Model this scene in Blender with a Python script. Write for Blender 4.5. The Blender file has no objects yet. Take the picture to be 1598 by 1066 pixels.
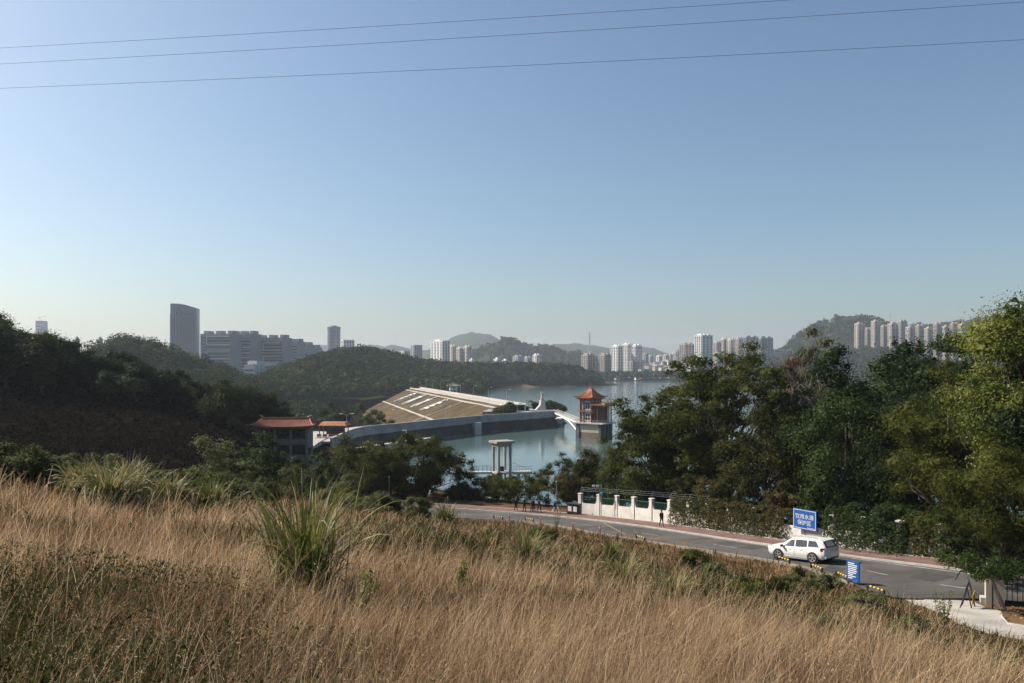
import bpy, bmesh, math, random
import numpy as np
from mathutils import Vector, Matrix
R = math.radians
rng = np.random.default_rng(7)
random.seed(7)
S = bpy.context.scene
COL = S.collection
# ---------------------------------------------------------------- camera, sky, sun, exposure
F, CX, HY, CZ = 1243.0, 799.0, 572.0, 25.0      # focal length and horizon in photograph pixels, eye height above the lake
cam = bpy.data.cameras.new('camera'); camo = bpy.data.objects.new('camera', cam); COL.objects.link(camo)
camo.location = (0, 0, CZ); camo.rotation_euler = (R(90), 0, 0)
cam.sensor_width = 36.0; cam.lens = 36.0*F/1598.0; cam.shift_y = (HY-533.0)/1598.0
cam.clip_start = 0.1; cam.clip_end = 40000
S.camera = camo
HAZE_D = 0.95e-4
SUN_EL = R(39.0); SUN_AZ = R(70.0)               # azimuth: from +Y (straight ahead) towards -X (left)
w = bpy.data.worlds.new('World'); S.world = w; w.use_nodes = True
nt = w.node_tree; bg = nt.nodes['Background']
sky = nt.nodes.new('ShaderNodeTexSky'); sky.sky_type = 'NISHITA'; sky.sun_disc = False
sky.sun_elevation = SUN_EL; sky.sun_rotation = -SUN_AZ
sky.altitude = 0; sky.air_density = 1.0; sky.dust_density = 2.0; sky.ozone_density = 4.0
tint = nt.nodes.new('ShaderNodeMix'); tint.data_type = 'RGBA'; tint.blend_type = 'MULTIPLY'; tint.inputs[0].default_value = 1.0; tint.inputs[7].default_value = (0.985, 1.015, 0.965, 1)   # camera white balance of the whole sky
nt.links.new(sky.outputs[0], tint.inputs[6]); nt.links.new(tint.outputs[2], bg.inputs[0]); bg.inputs[1].default_value = 0.080
sl = bpy.data.lights.new('sun', 'SUN'); so = bpy.data.objects.new('sun', sl); COL.objects.link(so)
sdir = Vector((-math.sin(SUN_AZ)*math.cos(SUN_EL), math.cos(SUN_AZ)*math.cos(SUN_EL), math.sin(SUN_EL)))
so.rotation_euler = (-sdir).to_track_quat('-Z', 'Y').to_euler(); so.location = (0, 0, 200)
sl.energy = 5.0; sl.angle = R(0.53); sl.color = (1.0, 0.90, 0.78)
vs = S.view_settings
S.display_settings.display_device = 'sRGB'
vs.view_transform = 'Standard'; vs.look = 'None'; vs.gamma = 1.0; vs.use_curve_mapping = False; vs.exposure = 0.72
S.cycles.max_bounces = 6; S.cycles.transparent_max_bounces = 8; S.cycles.volume_bounces = 1
S.cycles.diffuse_bounces = 2; S.cycles.glossy_bounces = 3; S.cycles.transmission_bounces = 3
S.cycles.use_denoising = True

# ---------------------------------------------------------------- helpers
def W(px, py, d):                                # pixel + distance -> point
    return np.array([(px-CX)/F*d, d, CZ+(HY-py)/F*d])
def XY(px, d): return ((px-CX)/F*d, d)
def ZP(py, d): return CZ+(HY-py)/F*d
MATS = {}
def mat(name, c1, c2=None, rough=0.8, scale=1.0, bump=0.0, bscale=None, metal=0.0, spec=0.3, detail=4.0, tone=False, trans=0.0, stops=None, coat=0.0):
    if name in MATS: return MATS[name]
    m = bpy.data.materials.new(name); m.use_nodes = True; n = m.node_tree; b = n.nodes['Principled BSDF']
    b.inputs['Roughness'].default_value = rough; b.inputs['Metallic'].default_value = metal
    b.inputs['Specular IOR Level'].default_value = spec; b.inputs['Coat Weight'].default_value = coat
    c2 = c2 or c1
    ramp = n.nodes.new('ShaderNodeValToRGB'); e = ramp.color_ramp.elements
    e[0].color = (*c1, 1); e[1].color = (*c2, 1)
    if stops:
        for p, c in stops:
            x = e.new(p); x.color = (*c, 1)
    if tone:
        at = n.nodes.new('ShaderNodeAttribute'); at.attribute_name = 'tone'; n.links.new(at.outputs['Fac'], ramp.inputs[0])
    else:
        tc = n.nodes.new('ShaderNodeTexCoord'); nz = n.nodes.new('ShaderNodeTexNoise')
        nz.inputs['Scale'].default_value = scale; nz.inputs['Detail'].default_value = detail
        n.links.new(tc.outputs['Object'], nz.inputs['Vector'])
        mr = n.nodes.new('ShaderNodeMapRange'); mr.inputs[1].default_value = 0.3; mr.inputs[2].default_value = 0.7
        n.links.new(nz.outputs['Fac'], mr.inputs[0]); n.links.new(mr.outputs[0], ramp.inputs[0])
        if bump:
            n2 = n.nodes.new('ShaderNodeTexNoise'); n2.inputs['Scale'].default_value = bscale or scale*4; n2.inputs['Detail'].default_value = 5
            n.links.new(tc.outputs['Object'], n2.inputs['Vector'])
            bp = n.nodes.new('ShaderNodeBump'); bp.inputs['Strength'].default_value = bump; bp.inputs['Distance'].default_value = 0.1
            n.links.new(n2.outputs['Fac'], bp.inputs['Height']); n.links.new(bp.outputs[0], b.inputs['Normal'])
    n.links.new(ramp.outputs[0], b.inputs['Base Color'])
    if trans:
        tr = n.nodes.new('ShaderNodeBsdfTranslucent'); mx = n.nodes.new('ShaderNodeMixShader'); mx.inputs[0].default_value = trans
        n.links.new(ramp.outputs[0], tr.inputs[0]); n.links.new(b.outputs[0], mx.inputs[1]); n.links.new(tr.outputs[0], mx.inputs[2])
        n.links.new(mx.outputs[0], n.nodes['Material Output'].inputs[0])
    MATS[name] = m
    return m
def tag(o, label=None, cat=None, group=None, kind=None):
    if label: o['label'] = label
    if cat: o['category'] = cat
    if group: o['group'] = group
    if kind: o['kind'] = kind
    return o
def link(o, parent=None):
    COL.objects.link(o)
    if parent is not None: o.parent = parent
    return o
def empty(name, loc=(0, 0, 0), rz=0.0, **kw):
    o = bpy.data.objects.new(name, None); o.empty_display_size = 0.2; COL.objects.link(o)
    o.location = loc; o.rotation_euler = (0, 0, rz); tag(o, **kw); return o
def copy_tree(o, parent=None):
    c = o.copy(); link(c, parent)
    for ch in list(o.children): copy_tree(ch, c)
    return c
class MB:
    def __init__(s): s.v = []; s.f = []; s.mi = []; s.m = 0
    def add(s, vs, fs):
        k = len(s.v); s.v.extend([tuple(map(float, p)) for p in vs])
        for f in fs: s.f.append(tuple(i+k for i in f)); s.mi.append(s.m)
        return s
    def box(s, c, size, rz=0.0, rx=0.0, ry=0.0):
        hx, hy, hz = size[0]/2, size[1]/2, size[2]/2
        P = [Vector((sx*hx, sy*hy, sz*hz)) for sz in (-1, 1) for sy in (-1, 1) for sx in (-1, 1)]
        M = Matrix.Rotation(rz, 3, 'Z') @ Matrix.Rotation(ry, 3, 'Y') @ Matrix.Rotation(rx, 3, 'X')
        return s.add([M @ p + Vector(c) for p in P], [(0, 2, 3, 1), (4, 5, 7, 6), (0, 1, 5, 4), (2, 6, 7, 3), (0, 4, 6, 2), (1, 3, 7, 5)])
    def b2(s, x0, x1, y0, y1, z0, z1): return s.box(((x0+x1)/2, (y0+y1)/2, (z0+z1)/2), (abs(x1-x0), abs(y1-y0), abs(z1-z0)))
    def prism(s, poly, z0, z1):
        n = len(poly); return s.add([(x, y, z0) for x, y in poly]+[(x, y, z1) for x, y in poly], [tuple(range(n))[::-1], tuple(range(n, 2*n))]+[(i, (i+1) % n, n+(i+1) % n, n+i) for i in range(n)])
    def tube(s, pts, rad, n=6, cap=True):
        pts = [Vector(p) for p in pts]; rad = rad if hasattr(rad, '__len__') else [rad]*len(pts); rings = []
        for i, p in enumerate(pts):
            t = (pts[min(i+1, len(pts)-1)]-pts[max(i-1, 0)])
            if t.length < 1e-9: t = Vector((0, 0, 1))
            t.normalize(); a = t.orthogonal().normalized() if i == 0 else (a-t*a.dot(t)).normalized(); b = t.cross(a)
            rings += [p+(a*math.cos(2*math.pi*k/n)+b*math.sin(2*math.pi*k/n))*rad[i] for k in range(n)]
        fs = [(i*n+k, i*n+(k+1) % n, (i+1)*n+(k+1) % n, (i+1)*n+k) for i in range(len(pts)-1) for k in range(n)]
        if cap: fs += [tuple(range(n))[::-1], tuple(range((len(pts)-1)*n, len(pts)*n))]
        return s.add(rings, fs)
    def lathe(s, prof, n=16, c=(0, 0, 0)):
        vs = [(c[0]+r*math.cos(2*math.pi*k/n), c[1]+r*math.sin(2*math.pi*k/n), c[2]+z) for r, z in prof for k in range(n)]
        m = len(prof); return s.add(vs, [(i*n+k, i*n+(k+1) % n, (i+1)*n+(k+1) % n, (i+1)*n+k) for i in range(m-1) for k in range(n)]+[tuple(range(n))[::-1], tuple(range((m-1)*n, m*n))])
    def grid(s, P):                              # P[i][j] points
        a, b = len(P), len(P[0]); return s.add([p for r in P for p in r], [(i*b+j, (i+1)*b+j, (i+1)*b+j+1, i*b+j+1) for i in range(a-1) for j in range(b-1)])
    def build(s, name, m, parent=None, smooth=False, bevel=0.0, **kw):
        me = bpy.data.meshes.new(name); me.from_pydata(s.v, [], s.f); me.update()
        for x in (m if isinstance(m, (list, tuple)) else [m]): me.materials.append(x)
        if isinstance(m, (list, tuple)): me.polygons.foreach_set('material_index', s.mi)
        if smooth: me.polygons.foreach_set('use_smooth', [True]*len(me.polygons))
        o = bpy.data.objects.new(name, me); link(o, parent); tag(o, **kw)
        if bevel:
            bv = o.modifiers.new('b', 'BEVEL'); bv.width = bevel; bv.segments = 2
        return o
def npmesh(name, V, loops, nper, m, tone=None, smooth=False, parent=None, **kw):
    """V (n,3); loops flat vertex ids; nper verts per face (int or array)"""
    me = bpy.data.meshes.new(name); loops = np.asarray(loops, np.int32).ravel()
    me.vertices.add(len(V)); me.vertices.foreach_set('co', np.asarray(V, np.float32).ravel())
    me.loops.add(len(loops)); me.loops.foreach_set('vertex_index', loops)
    if np.isscalar(nper): nf = len(loops)//nper; st = np.arange(nf, dtype=np.int32)*nper
    else: nf = len(nper); st = np.concatenate([[0], np.cumsum(nper)[:-1]]).astype(np.int32)
    me.polygons.add(nf); me.polygons.foreach_set('loop_start', st)
    if smooth: me.polygons.foreach_set('use_smooth', np.ones(nf, bool))
    if tone is not None:
        a = me.attributes.new('tone', 'FLOAT', 'FACE'); a.data.foreach_set('value', np.asarray(tone, np.float32))
    me.update(calc_edges=True); me.materials.append(m)
    if name == '_': return me
    o = bpy.data.objects.new(name, me); link(o, parent); tag(o, **kw); return o
def unit(a): return a/np.maximum(np.linalg.norm(a, axis=-1, keepdims=True), 1e-9)
def leaves(C, N, size, aspect=0.5, g=rng):
    """pointed leaf faces: centres C, normals N, sizes -> verts, loops"""
    n = len(C); t = unit(np.cross(N, g.normal(size=(n, 3)))); b = np.cross(N, t)
    L = size[:, None]*0.5; Wd = L*aspect
    V = np.stack([C-t*L*0.9+b*Wd, C-t*L*0.9-b*Wd, C+t*L*1.1], 1).reshape(-1, 3)
    return V, np.arange(3*n)
def fbm(x, y, s, seed=0, o=4):                   # cheap smooth noise -1..1
    r = np.random.default_rng(seed); z = np.zeros_like(x, dtype=float); a = 1.0; tot = 0
    for k in range(o):
        for q in range(3):
            th, p1 = r.uniform(0, 6.28, 2); f = (2**k)/s*r.uniform(0.7, 1.3)
            z += a*np.sin((x*math.cos(th)+y*math.sin(th))*f*6.28+p1+1.3*np.sin((y*math.cos(th)-x*math.sin(th))*f*4+p1*2))/3
        tot += a; a *= 0.5
    return z/tot*1.4
def sstep(a, b, x): t = np.clip((x-a)/(b-a), 0, 1); return t*t*(3-2*t)
def seg_dist(x, y, P):
    x = np.asarray(x, float); best = np.full(x.shape, 1e9)
    for (x0, y0), (x1, y1) in zip(P[:-1], P[1:]):
        dx, dy = x1-x0, y1-y0; t = np.clip(((x-x0)*dx+(y-y0)*dy)/(dx*dx+dy*dy), 0, 1)
        best = np.minimum(best, np.hypot(x-x0-t*dx, y-y0-t*dy))
    return best
def inside(x, y, P):
    x = np.asarray(x, float); y = np.asarray(y, float); r = np.zeros(x.shape, bool); n = len(P)
    for i in range(n):
        x0, y0 = P[i]; x1, y1 = P[(i+1) % n]
        if y0 == y1: continue
        r ^= ((y0 > y) != (y1 > y)) & (x < (x1-x0)*(y-y0)/(y1-y0)+x0)
    return r
def crom(P, n):                                  # Catmull-Rom resample
    P = np.array(P, float); Q = np.vstack([2*P[0]-P[1], P, 2*P[-1]-P[-2]]); out = []
    for t in np.linspace(0, len(P)-1-1e-6, n):
        i = int(t); f = t-i; a, b, c, d = Q[i:i+4]
        out.append(0.5*((2*b)+(c-a)*f+(2*a-5*b+4*c-d)*f*f+(3*b-a-3*c+d)*f**3))
    return np.array(out)

# ---------------------------------------------------------------- road layout and terrain
PAIRS = [((44, 32, 12.7), (39, 32.5, 12.9)), ((40, 38, 12.8), (33.5, 39.0, 12.95)), ((35, 44.3, 13.0), (27.6, 44.6, 13.1)), ((30.1, 50.5, 13.2), (21.9, 46, 13.3)), ((25.4, 57, 13.8), (20.9, 51.3, 13.6)),
         ((23.5, 60.2, 14.1), (19.4, 56.7, 14.0)), ((19.6, 67.6, 14.9), (15.6, 64, 14.8)), ((13, 80.6, 16.2), (9.2, 76, 16.1)),
         ((5.9, 90.7, 17.2), (2.2, 87.5, 17.1)), ((-4.2, 98.2, 17.8), (-6.8, 93.8, 17.8)), ((-19.9, 103.7, 18), (-21.2, 98.9, 18)),
         ((-40, 106, 18.1), (-40, 101, 18.1)), ((-62, 110, 18.0), (-62, 105, 18.0))]
NS = 140
FAR = crom([(a[0], a[1], CZ-a[2]) for a, b in PAIRS], NS); NEAR = crom([(b[0], b[1], CZ-b[2]) for a, b in PAIRS], NS)
across = unit((FAR-NEAR)*np.array([1, 1, 0]))
def side(s): return FAR+across*s                 # line s metres beyond the far kerb
ctr = (FAR+NEAR)/2
DAMROAD = [XY(498, 204), XY(546, 241), XY(620, 262), XY(730, 298), XY(800, 317), XY(857, 334)]; LKZ = 5.8
CREST = [(-0.9, 369.0), (-94.0, 702.0)]
_dr = np.array(DAMROAD); _dn = np.gradient(_dr, axis=0); _dn = np.c_[_dn[:, 1], -_dn[:, 0]]/np.linalg.norm(_dn, axis=1)[:, None]
LAKE = [(-30, 190)]+[tuple(p) for p in (_dr+_dn*4.4)[1:]]+[(24, 352), (9.5, 372), (-83, 702), (-80, 760), XY(690, 915), XY(800, 950), XY(880, 1010), XY(955, 1110), XY(940, 1200), XY(900, 1340), XY(1000, 1390), XY(1080, 1390),
        XY(1110, 1480), XY(1250, 1520), XY(1420, 1500), (1100, 1450), (1400, 900), (900, 420), (300, 170), (110, 118), (60, 116), (30, 122), (0, 130), (-14, 150)]
cp = [(0, 0, 23.3), (-3, 0, 23.4), (5, 0, 23.0), (0, -15, 24.6), (-20, -15, 27), (20, -15, 22), (45, -10, 18), (-60, -10, 34)]
for px, L in {0: [(5, 2.0), (10, 2.7), (25, 4.1), (38, 5.6), (60, 12), (100, 12), (115, 11), (150, 3.6), (165, 0.5), (190, -2)],
              200: [(5, 2.2), (12, 3.2), (28, 4.9), (37, 6.4), (60, 13), (100, 14.5), (120, 14), (150, 8), (172, 4.5), (200, 3)],
              400: [(5, 2.3), (12, 3.5), (30, 5.8), (45, 7.6), (60, 11), (80, 14), (100, 16), (130, 17), (150, 14.5), (170, 12.5), (200, 14)],
              520: [(12, 3.6), (40, 7.7), (60, 11.2), (80, 15), (118, 18.2), (140, 19)],
              700: [(5, 2.4), (12, 3.7), (40, 8.6), (70, 13.6)], 1000: [(5, 2.5), (12, 3.9), (35, 9.0), (58, 13.6)],
              1300: [(5, 2.6), (12, 4.4), (30, 9.4), (44, 12.8)], 1598: [(5, 2.7), (10, 4.5), (20, 8.2), (30, 10.9), (36, 12.0)],
              1900: [(20, 8.5), (32, 11.8), (40, 12.4)],
              1290: [(73, 14.8), (90, 17.5), (108, 24)], 1599: [(60, 13.6), (80, 15.5), (96, 20)], 1001: [(97, 17.8), (108, 20), (122, 26)],
              800: [(106, 18.2), (122, 21), (134, 26)], 650: [(112, 18.3), (130, 19), (150, 24), (165, 28)], 560: [(150, 20), (185, 20), (208, 25.5)],
              441: [(150, 19), (165, 19), (190, 18)]}.items():
    for d, h in L: cp.append((*XY(px, d), CZ-h))
cp += [(-200, 150, 92), (-255, 90, 100), (-230, 240, 60), (-150, 60, 48), (-150, 150, 58), (-120, 100, 33), (-200, 20, 70), (-165, 250, 36), (-120, 250, 16), (-70, 240, 6), (-49, 208, 5.6), (-47, 236, 5.6), (-49, 190, 5.7), (-52, 178, 6.0), (70, 20, 12), (80, 60, 11), (120, 60, 9), (140, -10, 14)]
for i in range(0, NS, 9):
    cp.append(tuple(ctr[i]-np.array([0, 0, 0.1])))
    cp.append(tuple(side(3.5)[i]-np.array([0, 0, 0.1])))
cp = np.array(cp)
def tps_k(r): return np.where(r > 1e-9, r*r*np.log(np.maximum(r, 1e-9)), 0)
SC = 100.0
_A = tps_k(np.hypot(cp[:, None, 0]-cp[None, :, 0], cp[:, None, 1]-cp[None, :, 1])/SC)+np.eye(len(cp))*0.002
_Pm = np.c_[np.ones(len(cp)), cp[:, :2]/SC]; _M = np.block([[_A, _Pm], [_Pm.T, np.zeros((3, 3))]])
_sol = np.linalg.solve(_M, np.r_[cp[:, 2], 0, 0, 0])
def tps(x, y):
    out = np.empty(x.shape)
    for i in range(0, len(x), 20000):
        a, b = x[i:i+20000], y[i:i+20000]; K = tps_k(np.hypot(a[:, None]-cp[None, :, 0], b[:, None]-cp[None, :, 1])/SC)
        out[i:i+20000] = K @ _sol[:-3]+_sol[-3]+(a*_sol[-2]+b*_sol[-1])/SC
    return out
VALLEY = [(-66, 262), (-44, 276), (-22, 306), (4, 338), (-8, 370), (-100, 706), (-190, 706), (-200, 300)]
ROADPOLY = [tuple(p[:2]) for p in NEAR[::5]]+[tuple(p[:2]) for p in side(3.0)[::-5]]; ctr3 = ctr[::3]
def ground_z(x, y):
    x = np.atleast_1d(np.asarray(x, float)).copy(); y = np.atleast_1d(np.asarray(y, float)).copy(); shp = x.shape; x = x.ravel(); y = y.ravel()
    base = np.full(x.shape, 3.0)
    dv = seg_dist(x, y, VALLEY+VALLEY[:1]); iv = inside(x, y, VALLEY)
    base = np.where(iv, 3-13*sstep(0, 25, dv), base)
    wn = (1-sstep(190, 240, y))*(1-sstep(240, 300, -x))*(1-sstep(110, 160, x))*sstep(-40, -20, y)
    wn = np.maximum(wn, (1-sstep(215, 290, y))*sstep(60, 90, -x)*(1-sstep(240, 300, -x))*sstep(-40, -20, y))
    z = base.copy(); k = wn > 0
    if k.any():
        zn = tps(x[k], y[k]); zn = zn+0.12*fbm(x[k], y[k], 6.0, 3)*np.clip(np.hypot(x[k], y[k])/10, 0.2, 1)
        z[k] = base[k]*(1-wn[k])+zn*wn[k]
    dr = seg_dist(x, y, DAMROAD+[(5, 352)]+CREST); z = np.maximum(z, 4.6-0.62*np.maximum(0, dr-3.0))
    z = np.where((seg_dist(x, y, CREST) < 60) & iv, np.minimum(z, 2.0), z)
    dl = seg_dist(x, y, LAKE+LAKE[:1]); il = inside(x, y, LAKE)
    z = np.where(il, np.minimum(z, -0.35-3*sstep(0, 30, dl)), np.where(dl < 14, np.maximum(np.minimum(z, 0.5+dl*0.55), 0.25), np.maximum(z, np.where(iv, -99, 0.3))))
    # bench for road and pavement
    near = (np.abs(x) < 80) & (y > 15) & (y < 130)
    if near.any():
        xs, ys = x[near], y[near]; D = np.hypot(xs[:, None]-ctr3[None, :, 0], ys[:, None]-ctr3[None, :, 1]); i = D.argmin(1)
        dd = np.where(inside(xs, ys, ROADPOLY), 0, seg_dist(xs, ys, ROADPOLY+ROADPOLY[:1]))
        t = sstep(0.25, 4.0, dd); z[near] = z[near]*t+(ctr3[i, 2]-0.12)*(1-t)
    return z.reshape(shp)
def gz(x, y): return float(ground_z([x], [y])[0])
_gx, _gy = np.arange(-90, 90.1, 0.6), np.arange(-2, 125, 0.6); _GX, _GY = np.meshgrid(_gx, _gy, indexing='ij'); _GZ = ground_z(_GX.ravel(), _GY.ravel()).reshape(_GX.shape)
def ground_fast(x, y):                           # bilinear look-up for the thousands of blades
    fx = np.clip((x+90)/0.6, 0, len(_gx)-1.001); fy = np.clip((y+2)/0.6, 0, len(_gy)-1.001); i = fx.astype(int); j = fy.astype(int); a = fx-i; b = fy-j
    return (_GZ[i, j]*(1-a)+_GZ[i+1, j]*a)*(1-b)+(_GZ[i, j+1]*(1-a)+_GZ[i+1, j+1]*a)*b
# one ground sheet, fine near the eye, reaching past the horizon
M = {}
m = bpy.data.materials.new('ground_soil'); m.use_nodes = True; n = m.node_tree; b = n.nodes['Principled BSDF']
b.inputs['Roughness'].default_value = 1.0; b.inputs['Specular IOR Level'].default_value = 0.0
g = n.nodes.new('ShaderNodeNewGeometry'); at = n.nodes.new('ShaderNodeAttribute'); at.attribute_name = 'cover'
nz = n.nodes.new('ShaderNodeTexNoise'); nz.inputs['Scale'].default_value = 0.6; nz.inputs['Detail'].default_value = 8; n.links.new(g.outputs['Position'], nz.inputs['Vector'])
def ramp2(c1, c2):
    r = n.nodes.new('ShaderNodeValToRGB'); r.color_ramp.elements[0].position = 0.35; r.color_ramp.elements[1].position = 0.65
    r.color_ramp.elements[0].color = (*c1, 1); r.color_ramp.elements[1].color = (*c2, 1); n.links.new(nz.outputs['Fac'], r.inputs[0]); return r
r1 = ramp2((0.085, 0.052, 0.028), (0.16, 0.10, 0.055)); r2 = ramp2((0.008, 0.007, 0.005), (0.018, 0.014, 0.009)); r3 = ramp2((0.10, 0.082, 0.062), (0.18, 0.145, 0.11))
m1 = n.nodes.new('ShaderNodeMix'); m1.data_type = 'RGBA'; m2 = n.nodes.new('ShaderNodeMix'); m2.data_type = 'RGBA'
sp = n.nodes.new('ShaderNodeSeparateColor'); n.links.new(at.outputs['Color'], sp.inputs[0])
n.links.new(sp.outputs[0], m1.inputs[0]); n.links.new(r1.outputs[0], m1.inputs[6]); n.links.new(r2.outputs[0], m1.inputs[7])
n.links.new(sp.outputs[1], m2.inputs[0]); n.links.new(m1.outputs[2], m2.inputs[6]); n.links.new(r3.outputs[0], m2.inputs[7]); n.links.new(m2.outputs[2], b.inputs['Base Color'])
bp = n.nodes.new('ShaderNodeBump'); bp.inputs['Strength'].default_value = 0.6; bp.inputs['Distance'].default_value = 0.15; n.links.new(nz.outputs['Fac'], bp.inputs['Height']); n.links.new(bp.outputs[0], b.inputs['Normal'])
M['soil'] = m
def build_ground():
    rad = np.concatenate([np.linspace(0.5, 20, 32)[:-1], np.linspace(20, 130, 135)[:-1], np.linspace(130, 420, 100)[:-1], np.geomspace(420, 6500, 50)])
    th = np.concatenate([np.linspace(-R(48), R(48), 250), np.linspace(R(48), R(312), 50)[1:-1]])
    rr, tt = np.meshgrid(rad, th, indexing='ij'); x = rr*np.sin(tt); y = rr*np.cos(tt)
    z = ground_z(x.ravel(), y.ravel()); V = np.c_[x.ravel(), y.ravel(), z]; a, bq = rr.shape
    i, j = np.meshgrid(np.arange(a-1), np.arange(bq), indexing='ij'); j2 = (j+1) % bq
    L = np.stack([i*bq+j, i*bq+j2, (i+1)*bq+j2, (i+1)*bq+j], -1).reshape(-1, 4)
    V = np.vstack([V, [[0, 0, gz(0, 0)]]]); c = len(V)-1
    tri = np.stack([np.full(bq, c), (np.arange(bq)+1) % bq, np.arange(bq)], -1)
    loops = np.concatenate([L.ravel(), tri.ravel()]); nper = np.r_[np.full(len(L), 4), np.full(len(tri), 3)]
    # cover colours: left hill's shade painted into near-black ground, same tone beyond, bare bank at the shore
    X, Y, Z = V.T
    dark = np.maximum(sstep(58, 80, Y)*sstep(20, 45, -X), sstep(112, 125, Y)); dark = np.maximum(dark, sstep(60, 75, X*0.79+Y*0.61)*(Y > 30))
    dl = seg_dist(X, Y, LAKE+LAKE[:1]); bank = (1-sstep(3, 12, dl))*(Y > 140)*(X > -25)
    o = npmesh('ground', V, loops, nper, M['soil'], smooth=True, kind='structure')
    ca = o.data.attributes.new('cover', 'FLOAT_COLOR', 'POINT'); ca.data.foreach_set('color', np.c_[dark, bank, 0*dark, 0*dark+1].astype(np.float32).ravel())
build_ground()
# lake
m = bpy.data.materials.new('lake_water'); m.use_nodes = True; n = m.node_tree; b = n.nodes['Principled BSDF']
b.inputs['Base Color'].default_value = (0.075, 0.12, 0.118, 1); b.inputs['Roughness'].default_value = 0.06; b.inputs['IOR'].default_value = 1.33; b.inputs['Specular IOR Level'].default_value = 0.6
g = n.nodes.new('ShaderNodeNewGeometry'); mp = n.nodes.new('ShaderNodeMapping'); mp.inputs['Scale'].default_value = (0.25, 0.9, 1); n.links.new(g.outputs['Position'], mp.inputs[0])
nz = n.nodes.new('ShaderNodeTexNoise'); nz.inputs['Scale'].default_value = 1.0; nz.inputs['Detail'].default_value = 3; n.links.new(mp.outputs[0], nz.inputs['Vector'])
nb = n.nodes.new('ShaderNodeTexNoise'); nb.inputs['Scale'].default_value = 0.012; nb.inputs['Detail'].default_value = 2; n.links.new(mp.outputs[0], nb.inputs['Vector'])
mr = n.nodes.new('ShaderNodeMapRange'); mr.inputs[1].default_value = 300; mr.inputs[2].default_value = 620; mr.inputs[3].default_value = 0.012; mr.inputs[4].default_value = 0.40
sx = n.nodes.new('ShaderNodeSeparateXYZ'); n.links.new(g.outputs['Position'], sx.inputs[0]); ad = n.nodes.new('ShaderNodeMath'); ad.operation = 'MULTIPLY_ADD'; ad.inputs[1].default_value = 260.0; n.links.new(nb.outputs['Fac'], ad.inputs[0]); n.links.new(sx.outputs[1], ad.inputs[2])
n.links.new(ad.outputs[0], mr.inputs[0]); bp = n.nodes.new('ShaderNodeBump'); bp.inputs['Distance'].default_value = 0.3
n.links.new(mr.outputs[0], bp.inputs['Strength']); n.links.new(nz.outputs['Fac'], bp.inputs['Height']); n.links.new(bp.outputs[0], b.inputs['Normal'])
lk = MB(); lk.add([(x, y, 0.0) for x, y in LAKE], [tuple(range(len(LAKE)))[::-1]])
me = bpy.data.meshes.new('lake'); bm = bmesh.new(); vsl = [bm.verts.new((x, y, 0)) for x, y in LAKE]; fc = bm.faces.new(vsl); bmesh.ops.triangulate(bm, faces=[fc])
for f in bm.faces:
    if f.normal.z < 0: f.normal_flip()
bm.to_mesh(me); bm.free(); me.materials.append(m); lake = bpy.data.objects.new('lake', me); link(lake); tag(lake, kind='structure')

# ---------------------------------------------------------------- common materials
asph = mat('asphalt', (0.058, 0.056, 0.055), (0.105, 0.10, 0.095), rough=0.9, scale=0.3, bump=0.4, bscale=25, detail=12, spec=0.2, stops=[(0.45, (0.075, 0.072, 0.069)), (0.55, (0.088, 0.084, 0.08))])
pave = mat('red_paving', (0.115, 0.066, 0.055), (0.19, 0.115, 0.095), rough=0.85, scale=1.2, bump=0.3, bscale=14)
conc = mat('concrete', (0.30, 0.28, 0.25), (0.42, 0.40, 0.36), rough=0.9, scale=0.4, bump=0.2, bscale=8)
kerbm = mat('kerb_stone', (0.30, 0.28, 0.26), (0.44, 0.42, 0.39), rough=0.85, scale=1.5)
paintw = mat('road_paint', (0.13, 0.127, 0.12), (0.36, 0.35, 0.33), rough=0.8, scale=2.5, detail=8)
painty = mat('yellow_paint', (0.22, 0.16, 0.06), (0.36, 0.26, 0.09), rough=0.8, scale=2.5, detail=8)
white = mat('white_wall', (0.50, 0.47, 0.43), (0.66, 0.63, 0.58), rough=0.85, scale=1.3, bump=0.15)
metal = mat('grey_metal', (0.30, 0.31, 0.32), (0.38, 0.39, 0.40), rough=0.45, metal=0.5, scale=3)
dmetal = mat('dark_metal', (0.03, 0.03, 0.032), (0.05, 0.05, 0.05), rough=0.5, metal=0.3, scale=3)
black = mat('black_plastic', (0.012, 0.012, 0.013), (0.02, 0.02, 0.02), rough=0.6, scale=5)
glass = mat('dark_glass', (0.015, 0.02, 0.024), (0.03, 0.035, 0.04), rough=0.06, spec=0.9, scale=0.2)
bark = mat('bark', (0.035, 0.028, 0.022), (0.085, 0.068, 0.054), rough=0.95, scale=3, bump=0.5)
greypale = mat('pale_concrete', (0.36, 0.36, 0.35), (0.50, 0.49, 0.47), rough=0.9, scale=0.15, bump=0.1)

# ---------------------------------------------------------------- road, kerbs, pavement, markings
def ribbon(name, A, B, m, zoff=0.0, thick=None, sl=slice(None), parent=None, **kw):
    A = np.array(A)[sl]+[0, 0, zoff]; B = np.array(B)[sl]+[0, 0, zoff]; mb = MB()
    if thick is None: mb.grid([[a, b] for a, b in zip(A, B)])
    else:
        mb.grid([[a-[0, 0, thick], a, b, b-[0, 0, thick]] for a, b in zip(A, B)])
        for k, i in ((0, 0), (len(A)-1, (len(A)-1)*4)): mb.f.append((i, i+1, i+2, i+3) if k else (i+3, i+2, i+1, i)); mb.mi.append(0)
    o = mb.build(name, m, parent, **kw)
    bm = bmesh.new(); bm.from_mesh(o.data); bmesh.ops.recalc_face_normals(bm, faces=bm.faces)
    if thick is None and sum(f.normal.z for f in bm.faces) < 0: bmesh.ops.reverse_faces(bm, faces=bm.faces)
    bm.to_mesh(o.data); bm.free(); return o
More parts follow.
